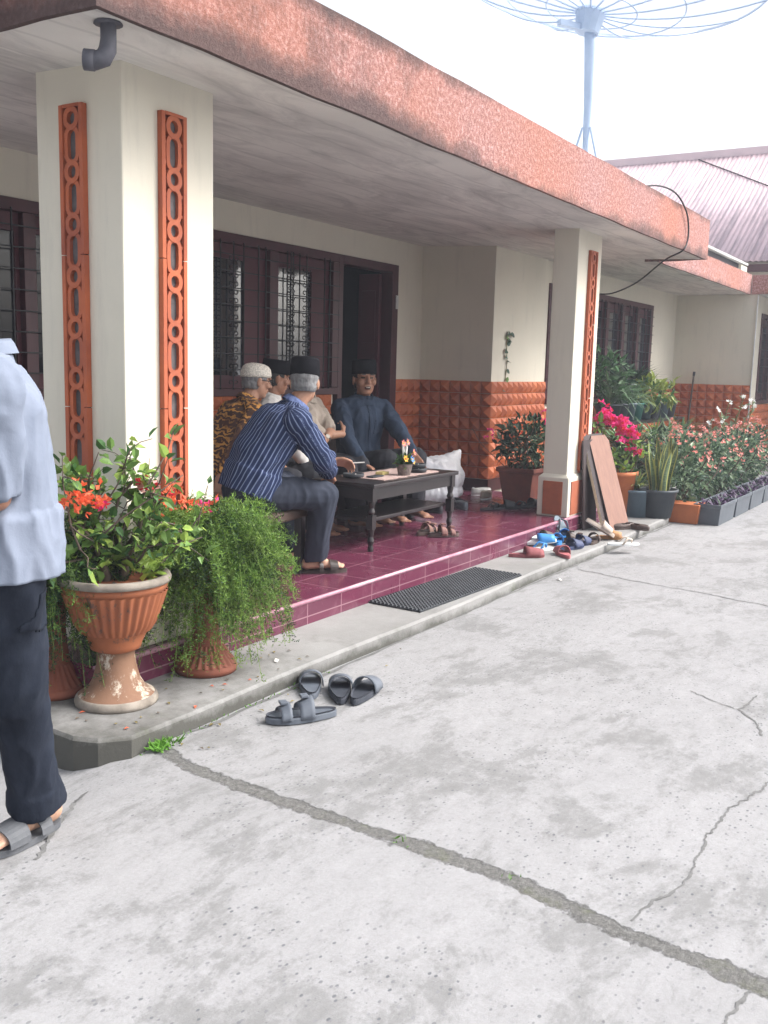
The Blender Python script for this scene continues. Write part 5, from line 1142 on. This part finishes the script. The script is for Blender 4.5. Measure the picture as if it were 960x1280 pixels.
q = MB(); q.lathe((0, 0, 0), [(.135, 0), (.140, .02), (.130, .035), (.10, .07), (.070, .12), (.058, .18), (.052, .26), (.056, .33), (.075, .35), (.10, .40), (.125, .47), (.14, .50), (.135, .515), (.12, .50), (.002, .47)], 72)
rings = []
for r, z in ((.128, .038), (.098, .072), (.068, .122)): rings.append([((r+.004+.004*math.cos(26*t))*math.cos(t), (r+.004+.004*math.cos(26*t))*math.sin(t), z) for t in [2*math.pi*j/156 for j in range(156)]])
q.loft(rings, cap=False); q.build('bowl', m_urn2, u2, smooth=True)
fern((3.12, 2.87, .072), .50, 560, .41, .34, .52, (0, 0, 0, 1, 1, 2), 'bright green asparagus fern spilling over the slim clay urn', bias=(.55, -.05, 0))
fu3 = (2.72, 3.02+.25, .072-.0)
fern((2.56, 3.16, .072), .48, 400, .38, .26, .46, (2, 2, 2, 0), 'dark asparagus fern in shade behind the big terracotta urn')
u3 = dup(u2, (2.56, 3.16, .072), .4, 'brownish red clay urn in shade behind the walking man')
u4 = thing('flower_pot', 'brick red clay pot on the maroon step between the two urns', 'pot', (2.93, 3.0+.0, .20)); 
q = MB(); q.lathe((0, 0, 0), [(.06, 0), (.085, .10), (.095, .11), (.095, .135), (.082, .132), (.075, .11), (.002, .10)], 24); q.build('bowl', m_pot2, u4, smooth=True)
u4.location = (3.40, 3.12, .20)
fern((3.40, 3.12, .315), .02, 60, .16, .16, .2, (2, 0), 'small dark fern in the brick red pot between the urns')
# weeds
wd = MB()
for i in range(228):
    if i < 170: x, y = 2.46+abs(rng.normal())*.05, 2.50+rng.normal()*.018; h = .03
    elif i < 215: x, y = 2.4+rng.random()*1.2, 2.515+rng.normal()*.008; h = .018
    else: y = random.choice((1.40, 1.38, 1.05))+rng.normal()*.03; x = (2.395 if y > 1.2 else 2.38)+rng.normal()*.014; h = .017
    d = nrm(rv()*(1, 1, .3)+np.array((0, 0, .9))); leafgeo(wd, (x, y, .003), d, rv(), h*random.uniform(.6, 1.5), .009 if i < 170 else .006, 0, .2, .3)
tag(wd.build('weeds', m_grass, world=False), 'small green weeds growing in the yard joint by the kerb', 'weeds', kind='stuff')

# generic plant builders
def bushy(root, name, O_, n, R_0, zlo, zhi, L_, W_, mats, mi, sq=1.0):
    q = MB()
    for i in range(n):
        d = nrm(rv()); r = random.random()**.45; p_ = np.array((d[0]*R_0*r, d[1]*R_0*r*sq, (zlo+zhi)/2+d[2]*(zhi-zlo)/2*r)); l_ = L_*random.uniform(.6, 1.3)
        leafgeo(q, p_, nrm(d+rv()*.7+np.array((0, 0, .35))), nrm(np.array((0, 0, 1.))+rv()*.6), l_, l_*W_, random.choice(mi), .2, random.uniform(0, .4))
    return q.build(name, mats, root)
def blade(q, p_, d, L_, W_, bend, mi=0, n=6):
    p_ = np.array(p_, float); d = nrm(d); s = nrm(np.cross(d, (0, 0, 1)) if abs(d[2]) < .98 else (1, 0, 0)); rr = []; c = p_.copy(); dd = d.copy()
    for k in range(n+1):
        t = k/n; wv = W_*.5*(1-t**2.2)*(.55+.9*t if t < .5 else 1) if k < n else .0006
        rr.append([c-s*wv, c+np.cross(s, dd)*wv*.25, c+s*wv]); c = c+dd*L_/n; dd = nrm(dd+np.array((0, 0, -bend/n)))
    q.loft(rr, mi, cap=False, closed=False)
def tub(name, label, loc, r0, r1, h, m, rim=.012, sides=28, cat='pot'):
    t = thing(name, label, cat, loc); q = MB(); q.lathe((0, 0, 0), [(r0, 0), (r0+(r1-r0)*.9, h*.9), (r1, h*.905), (r1+rim*.6, h*.91), (r1+rim*.6, h), (r1, h), (r1-.008, h*.93), (r1*.9, h*.85), (.002, h*.85)], sides); q.build('bowl', m, t, smooth=True)
    q = MB(); q.lathe((0, 0, 0), [(r1*.93, h*.87), (.002, h*.88)], 20); q.build('soil', m_soil, t); return t
# planter by the right column with mixed flowers and a climbing vine
pl = thing('planter', 'brick red planter with moulded rim in shade behind the white column', 'planter', (8.36, 3.66, ZP))
q = MB(); q.loft([[(x*.16, y*.13, 0) for x, y in ((-1, -1), (1, -1), (1, 1), (-1, 1))], [(x*.21, y*.17, .29) for x, y in ((-1, -1), (1, -1), (1, 1), (-1, 1))], [(x*.23, y*.19, .295) for x, y in ((-1, -1), (1, -1), (1, 1), (-1, 1))], [(x*.23, y*.19, .335) for x, y in ((-1, -1), (1, -1), (1, 1), (-1, 1))], [(x*.20, y*.16, .33) for x, y in ((-1, -1), (1, -1), (1, 1), (-1, 1))], [(x*.19, y*.15, .29) for x, y in ((-1, -1), (1, -1), (1, 1), (-1, 1))]])
q.build('box', m_pot2, pl, bevel=.006)
pf = thing('flowering_plant', 'dark leaved plant with red and pink flowers in the brick red planter', 'plant', (8.36, 3.66, ZP+.33))
bushy(pf, 'leaves', None, 560, .28, -.02, .46, .075, .5, [m_hedge3, m_hedge, m_palm], (0, 0, 1, 2))
q = MB()
for a in range(12): tp = rv()*(.25, .25, .1)+np.array((0, 0, .38)); q.tube(twig((rng.normal()*.04, rng.normal()*.04, 0), tp, .15), .004, 4)
q.build('stem', m_bark, pf)
for (x, y, z, mi, n_) in ((-.50, .12, .30, 1, 4), (-.20, -.02, .40, 0, 4), (-.25, .0, .30, 0, 4), (.22, -.20, .10, 0, 5), (.26, -.05, .43, 1, 8), (.25, -.1, .34, 1, 6)): q = MB(); bracts(q, (x, y, z), n_, .045, (mi,), .034); q.build('flower_cluster', [m_orange, m_pink], pf)
vn = thing('climbing_vine', 'thin climbing vine with small round leaves on the cream wall', 'vine', (9.2, 4.22, .9))
pv = [np.array((-.05, .0, -.35)), np.array((-.04, .045, 0)), np.array((-.06, .05, .3)), np.array((-.03, .045, .6)), np.array((-.05, .05, .8)), np.array((0, .045, .90)), np.array((.05, .04, .86))]
q = MB(); q.tube(pv, .004, 5); q.build('stem', m_dry, vn); q = MB()
for i in range(13):
    t = .35+.65*i/13; s_ = t*6; k = min(int(s_), 5); p_ = pv[k]+(pv[k+1]-pv[k])*(s_-k); leafgeo(q, p_, nrm(np.array((random.choice((-1, 1))*1., -.4, random.uniform(-.5, .3)))), nrm(np.array((0, -1., .3))+rv()*.4), random.uniform(.055, .085), .06, random.choice((0, 1)), .1, .2)
q.build('leaves', [m_hedge3, m_leaf], vn)
# orange pot, magenta bougainvillea
op = tub('flower_pot', 'bright orange clay pot with pink bougainvillea behind the brown board', (9.0, 3.02, .07), .15, .215, .43, m_pot, .02)
bp = thing('bougainvillea', 'bougainvillea with magenta bracts in the orange clay pot', 'plant', (9.0, 3.02, .45))
q = MB(); lf = MB(); fl = MB()
for i in range(15):
    r_ = random.uniform(-.32, .30); tp = WR*r_+WF*random.uniform(-.25, .25)+np.array((0, 0, random.uniform(.2, .58))); p_ = twig((rng.normal()*.03, rng.normal()*.03, -.05), tp, .15); q.tube(p_, [.009, .008, .006, .005, .004, .003, .002], 5); leaves_along(lf, p_, 24, .07, .65, (0, 0, 1, 2), .8, .1, .02, .25)
for r_, f_, z_, n_ in ((-.16, -.05, .58, 22), (-.08, -.1, .55, 22), (.05, -.05, .46, 26), (.10, -.1, .40, 24), (.0, -.1, .50, 20), (.13, -.12, .27, 10), (-.30, -.1, .38, 12), (-.26, -.1, .33, 9)): fl = MB(); bracts(fl, WR*r_+WF*f_+np.array((0, 0, z_)), n_, .06, (0, 0, 0, 1), .045); fl.build('bract_cluster', [m_pink, m_red], bp)
q.build('stem', m_bark, bp); lf.build('leaves', [m_leaf, m_leaf2, m_leaf3], bp)
# buckets and snake plant
tub('bucket', 'blue grey plastic bucket between the orange pot and the snake plant', (9.12, 2.84, .07), .15, .19, .26, m_bluegrey, cat='bucket')
sb = tub('bucket', 'dark grey plastic bucket holding the snake plant', (9.17, 2.645, .0), .135, .185, .27, m_dkgrey, .014, cat='bucket'); sb.location = (9.17, 2.645, .072)
sn = thing('snake_plant', 'upright snake plant with yellow edged leaves in a dark grey bucket', 'plant', (9.17, 2.645, .30))
q = MB()
for i in range(15):
    a = random.uniform(0, 6.28); r = random.random()*.09; L_ = random.uniform(.34, .62); p0 = (r*math.cos(a), r*math.sin(a), -.02); d = nrm((r*math.cos(a)*1.2, r*math.sin(a)*1.2, 1)); ta = random.uniform(0, 3.14); s = nrm(np.cross(d, (math.cos(ta), math.sin(ta), 0))); rr = []
    for k in range(10):
        t = k/9; wv = .029*(1-.25*abs(t-.45))*(1 if t < .8 else max(.02, (1-t)/.2)); tw = ta+.5*t; s2 = nrm(s*math.cos(.6*t)+np.cross(d, s)*math.sin(.6*t)); c_ = np.array(p0)+d*L_*t+np.array((.015*math.sin(3*t+a), .012*math.cos(4*t+a), 0)); rr.append((c_, s2, wv))
    nn = lambda s2: np.cross(d, s2)
    q.loft([[c_-s2*wv, c_-s2*wv*.62+nn(s2)*wv*.12] for c_, s2, wv in rr], 1, cap=False, closed=False); q.loft([[c_-s2*wv*.62+nn(s2)*wv*.12, c_+nn(s2)*wv*.25, c_+s2*wv*.62+nn(s2)*wv*.12] for c_, s2, wv in rr], 0, cap=False, closed=False); q.loft([[c_+s2*wv*.62+nn(s2)*wv*.12, c_+s2*wv] for c_, s2, wv in rr], 1, cap=False, closed=False)
q.build('leaves', [mat('mottled snake leaf', (.06, .11, .055), (.17, .23, .12), 30, .45, .05, stretch=(1, 1, 3)), mat('yellow leaf margin', (.46, .46, .14), (.36, .38, .12), 20, .45, 0)], sn)
tub('flower_pot', 'dirty white plastic pot behind the snake plant bucket', (9.42, 2.70, .072), .09, .15, .27, m_whitep)
bl = thing('broadleaf_plant', 'low broad leaved plant drooping beside the snake plant', 'plant', (9.42, 2.70, .31)); q = MB()
for i in range(22): a = random.uniform(0, 6.28); blade(q, (0, 0, 0), (math.cos(a), math.sin(a), random.uniform(.5, 1.6)), random.uniform(.2, .36), .055, random.uniform(.8, 1.8), random.choice((0, 1)))
q.build('leaves', [m_hedge, m_strap], bl)
gp = thing('grass_plant', 'pale variegated grassy plant left of the snake plant', 'plant', (9.12, 2.84, .30)); q = MB()
for i in range(34): a = random.uniform(0, 6.28); blade(q, (0, 0, 0), (math.cos(a), math.sin(a), random.uniform(.6, 2)), random.uniform(.2, .38), .022, random.uniform(.6, 1.6), random.choice((0, 1)))
q.build('leaves', [m_lime, m_hedge2], gp)
# trough and planter boxes
q = MB(); tr_ = thing('trough', 'orange brick coloured trough end beside the grey planter boxes', 'planter', (9.50, 2.46, 0)); q.loft([[(x*.10-.0, y*.14, 0) for x, y in ((-1, -1), (1, -1), (1, 1), (-1, 1))], [(x*.13, y*.165, .19) for x, y in ((-1, -1), (1, -1), (1, 1), (-1, 1))]]); q.build('box', m_pot, tr_, bevel=.006)
def pbox(loc):
    t = thing('planter_box', '', 'planter', loc); L_, W_, H_0 = .335, .125, .20; sq_ = ((-1, -1), (1, -1), (1, 1), (-1, 1)); q = MB()
    q.loft([[(x*L_*.90, y*W_*.86, 0) for x, y in sq_], [(x*L_*.97, y*W_*.97, .165) for x, y in sq_], [(x*L_*1.01, y*W_*1.03, .166) for x, y in sq_], [(x*L_*1.02, y*W_*1.04, H_0) for x, y in sq_], [(x*L_*.96, y*W_*.92, H_0) for x, y in sq_], [(x*L_*.93, y*W_*.88, .15) for x, y in sq_]]); q.build('box', m_grey, t, bevel=.004)
    q = MB(); q.box((-L_*.92, -W_*.87, .15), (L_*.92, W_*.87, .165)); q.build('soil', m_soil, t); return t
b0 = pbox((9.76, 2.235, 0)); NTH = ('nearest', 'second', 'third', 'fourth', 'farthest'); BX = [9.76+.70*i for i in range(5)]
def purple(root):
    q = MB()
    for i in range(85):
        p0 = (random.uniform(-.3, .3), random.uniform(-.09, .09), 0); a = random.uniform(0, 6.28); blade(q, p0, (math.cos(a), math.sin(a), random.uniform(.4, 1.8)), random.uniform(.06, .13), .030, random.uniform(.5, 1.5), 0 if random.random() < .85 else 1, 4)
    q.build('leaves', [m_purple, m_hedge3], root)
p0_ = thing('purple_plant', '', 'plant', (BX[0], 2.235, .165)); purple(p0_)
for i, x in enumerate(BX):
    r = b0 if i == 0 else dup(b0, (x, 2.235, 0)); tag(r, 'grey plastic planter box, %s in the row along the yard' % NTH[i], 'planter', 'grey planter boxes along the yard')
    r = p0_ if i == 0 else dup(p0_, (x, 2.235, .165), math.pi*(i % 2)); tag(r, 'low purple leaved plants in the %s grey planter box' % NTH[i], 'plant', 'purple plants in the planter boxes')
# flowering hedge shrubs
def shrub(loc):
    t = thing('flowering_shrub', '', 'shrub', loc); q = MB()
    for i in range(11): q.tube(twig((rng.normal()*.06, rng.normal()*.06, .0), rv()*(.22, .18, .05)+np.array((0, 0, .5)), .12), .006, 4)
    q.build('stem', m_bark, t); bushy(t, 'leaves', None, 1250, .37, .06, .70, .058, .5, [m_hedge, m_hedge2, m_hedge3], (0, 0, 1, 2, 2), .85)
    for i in range(17):
        d = nrm(np.array((rng.normal(), rng.normal()-.6, abs(rng.normal())+.35))); c_ = np.array((d[0]*.39, d[1]*.34, .38+d[2]*.37))
        q = MB()
        for k in range(5): o_ = rv()*.016; flower5(q, c_+o_, nrm(d+rv()*.5), .019, random.choice((0, 0, 1)), 4)
        q.build('flower_cluster', [m_salmon, m_blush], t)
    return t
protos = [shrub((9.75, 2.62, .05)), shrub((10.3, 2.75, .05))]
pos = [(9.72, 2.66), (10.25, 2.74), (10.85, 2.62), (11.45, 2.72), (12.05, 2.60), (12.7, 2.68), (11.0, 3.02), (11.9, 3.05), (12.9, 3.0), (13.6, 2.75)]
wh = ('nearest shrub behind the first grey planter box', 'second shrub along the grey planter boxes', 'third shrub along the grey planter boxes', 'fourth shrub along the grey planter boxes', 'fifth shrub along the grey planter boxes', 'sixth shrub, by the frame edge', 'inner shrub of the second row, nearest the plant stand', 'inner shrub of the second row, in its middle', 'inner shrub of the second row, farthest from the column', 'last and farthest shrub of the front row')
for i, (x, y) in enumerate(pos):
    r = protos[i] if i < 2 else dup(protos[i % 2], (x, y, .02), random.uniform(-.5, .5)); r.location = (x, y, .02); k = random.uniform(1.0, 1.16); r.scale = (k, k, k*random.uniform(.92, 1.05))
    tag(r, 'salmon flowered %s' % wh[i], 'shrub', 'salmon flowered shrubs along the wall')
# tiered stand with small pots
stn = thing('plant_stand', 'dark two tier plant stand below the long window', 'plant stand', (12.2, 3.85, .0)); q = MB(); q.box((10.9, 3.70, .80), (13.9, 4.05, .83)); q.build('shelf', m_tablew, stn, world=True); q = MB(); q.box((10.4, 3.35, .36), (13.6, 3.65, .39)); q.build('shelf', m_tablew, stn, world=True)
for x in (10.95, 12.4, 13.85):
    q = MB(); q.box((x-.02, 3.98, 0), (x+.02, 4.02, .799)); q.build('leg', m_tablew, stn, world=True)
def spray(name, label, loc, n, L_, W_, bend, mats, tilt=(.5, 1.8), mi=(0, 1)):
    t = thing(name, label, 'plant', loc); q = MB()
    for i in range(n): a = random.uniform(0, 6.28); blade(q, (random.uniform(-.02, .02), random.uniform(-.02, .02), 0), (math.cos(a), math.sin(a), random.uniform(*tilt)), L_*random.uniform(.6, 1.1), W_, random.uniform(*bend), random.choice(mi))
    q.build('leaves', mats, t); return t
ZS = .832
for i, (x, mt, r) in enumerate(((11.15, m_dkgrey, .16), (11.55, m_grey, .12), (11.86, m_bluegrey, .11), (12.14, m_teal, .12), (12.5, m_bluegrey, .13), (12.88, m_grey, .12), (13.25, m_bluegrey, .13), (13.62, m_grey, .12))):
    tub('flower_pot', '%s plastic pot, %s on the upper shelf of the plant stand' % ({'dark grey plastic': 'dark grey', 'grey plastic': 'grey', 'blue grey plastic': 'blue grey', 'teal plastic': 'teal'}[mt.name], ('first', 'second', 'third', 'fourth', 'fifth', 'sixth', 'seventh', 'eighth')[i]), (x, 3.86, ZS), r*.7, r, .22, mt)
    if i < 4: spray('strap_leaf_plant', ('strap leaved plant in the dark pot nearest the column, on the upper shelf', 'strap leaved plant in the second pot of the upper shelf', 'strap leaved plant in the third pot of the upper shelf', 'pale strap leaved plant in the teal pot')[i], (x, 3.86, ZS+.20), 46, .62 if i < 3 else .4, .030, (.8, 2.6), [m_strap, m_hedge, m_lime], (.4, 2.2), (0, 0, 1, 2) if i == 3 else (0, 1, 1))
    elif i > 4: spray('grassy_plant', ('low reddish tipped grassy plant in the sixth pot', 'low grassy plant in the seventh pot', 'low grassy plant in the last pot of the upper shelf')[i-5], (x, 3.86, ZS+.20), 40, .24, .018, (.5, 2), [m_strap, m_hedge3, m_lime, m_red], (.4, 2), (0, 0, 1, 2, 3))
pm_ = spray('palm', 'dark green fan of stiff palm leaves in front of the long window', (12.55, 4.0, 1.30), 90, .42, .034, (.2, .9), [m_palm, m_hedge3], (-.3, 1.3))
q = MB(); q.tube([(12.5, 3.9, 1.04), (12.53, 3.96, 1.2), (12.55, 4.0, 1.31)], .018, 7); q.build('stem', m_bark, pm_, world=True)
lm = thing('croton', 'yellow green leafy plant among the pots on the upper shelf', 'plant', (12.45, 3.72, 1.02)); bushy(lm, 'leaves', None, 240, .32, -.02, .34, .13, .4, [m_lime, m_strap], (0, 0, 1))
lm2 = thing('leafy_plant', 'tall leafy plant in front of the window next to the white column', 'plant', (11.25, 4.0, 1.05)); bushy(lm2, 'leaves', None, 420, .36, -.05, .62, .13, .35, [m_strap, m_hedge, m_hedge3], (0, 1, 2))
for i, (x, y, z) in enumerate(((10.6, 3.5, .392), (11.2, 3.5, .392), (11.8, 3.5, .392), (12.4, 3.5, .392), (13.0, 3.5, .392))):
    tub('flower_pot', 'black pot, %s on the lower shelf of the plant stand' % ('first', 'second', 'third', 'fourth', 'fifth')[i], (x, y, z), .10, .14, .20, m_dkgrey)
    spray('spider_plant', ('broad bladed spider plant behind the magenta bougainvillea', 'spider plant above the second black pot', 'spider plant above the third black pot', 'spider plant above the fourth black pot', 'spider plant above the fifth black pot, beside the hedge')[i], (x, y, z+.17), 52, .46, .034 if i else .05, (.5, 2.2), [m_strap, m_leaf, m_hedge2, m_hedge], (.5, 2.4), (0, 0, 1, 2, 3))
for i, (x, y) in enumerate(((10.2, 3.15), (11.0, 3.3), (11.7, 3.4), (12.6, 3.35), (13.4, 3.4), (14.1, 3.3))):
    spray('grass_clump', 'clump of long green blades on the ground, %s from the orange pot' % ('first', 'second', 'third', 'fourth', 'fifth', 'sixth')[i], (x, y, .03), 70, .62, .035, (.4, 1.8), [m_strap, m_leaf, m_hedge, m_hedge3], (.8, 2.6), (0, 0, 1, 2, 3))
# white flowered plant, stick
wf = thing('white_flower_plant', 'thin stemmed plant with white flowers rising above the salmon shrubs', 'plant', (12.9, 2.78, .05)); q = MB(); fl = MB(); lf = MB()
for (x, y, z) in ((-.35, .15, .93), (-.20, .05, 1.05), (.05, -.05, 1.10), (.22, -.12, 1.06), (.30, -.15, .98), (-.3, .1, .80), (-.5, .2, .78), (.12, -.05, .97)):
    p_ = twig((rng.normal()*.05, rng.normal()*.05, .2), (x, y, z), .06); q.tube(p_, .007, 5); leaves_along(lf, p_, 8, .08, .4, (0,), .7, .2, .01, .3)
    fl = MB()
    for k in range(3): flower5(fl, np.array((x, y, z))+rv()*.02, nrm(np.array((-.5, -.6, .6))+rv()*.4), .032, 0, 5)
    fl.build('flower_cluster', [m_petal], wf)
q.build('stem', m_dry, wf); lf.build('leaves', [m_hedge2], wf)
q = MB(); q.tube([(15.02, 3.98, .02), (15.13, 3.93, 1.40)], .014, 8); q.tube([(15.13, 3.93, 1.40), (15.135, 3.928, 1.46)], .020, 8, 1); tag(q.build('stick', [m_bark, m_iron], world=True, loc=(15.02, 3.98, 0)), 'thin broom stick leaning on the orange dado beside the shrubs', 'stick')
# litter and fallen leaves
for (x, y, rz, lb) in ((3.42, 2.68, .4, 'small white paper scrap on the pavement below the fern'), (6.2, 2.42, 1.1, 'tiny white paper scrap on the yard by the kerb near the doormat'), (10.9, 1.85, .3, 'tiny white scrap on the yard in front of the planter boxes')):
    q = MB(); q.loft([[(-.02, -.008, 0), (0, -.01, .008), (.02, -.006, .002)], [(-.018, .010, .002), (.002, .008, .012), (.022, .011, 0)]], cap=False, closed=False); z_ = .073 if y > 2.55 else .004
    o = tag(q.build('paper_scrap', m_white, loc=(x, y, z_)), lb, 'litter'); o.rotation_euler = (0, 0, rz); s2 = o.modifiers.new('t', 'SOLIDIFY'); s2.thickness = .0015
q = MB()
for i in range(46):
    x, y = (random.uniform(2.35, 3.6), random.uniform(2.57, 2.93)) if i < 30 else (random.uniform(2.5, 4.2), 2.50-abs(rng.normal())*.12); z_ = .074 if y > 2.55 else .006; a = random.uniform(0, 6.28)
    leafgeo(q, (x, y, z_), (math.cos(a), math.sin(a), .08), (0, 0, 1), random.uniform(.012, .034), .014, random.choice((0, 0, 1, 2)), .2, .1)
tag(q.build('fallen_leaves', [m_dry, m_bark, m_orange]), kind='stuff')
for o in C.objects:
    if '_loc' in o: del o['_loc']


# ------------------------------------------------------------------ rain mist and lens veil, added as one haze volume
hz = MB(); hz.box((-30, -30, -1.2), (60, 45, 16)); ho = hz.build('haze', bpy.data.materials.new('rain and lens veil haze')); tag(ho, kind='stuff')
hm = ho.data.materials[0]; hm.use_nodes = True; ht = hm.node_tree; ht.nodes.clear()
out_ = ht.nodes.new('ShaderNodeOutputMaterial'); pv_ = ht.nodes.new('ShaderNodeVolumePrincipled'); pv_.inputs['Color'].default_value = (.84, .88, 1, 1); pv_.inputs['Density'].default_value = .004; pv_.inputs['Anisotropy'].default_value = .2
ht.links.new(pv_.outputs[0], out_.inputs['Volume'])
if '_loc' in ho: del ho['_loc']
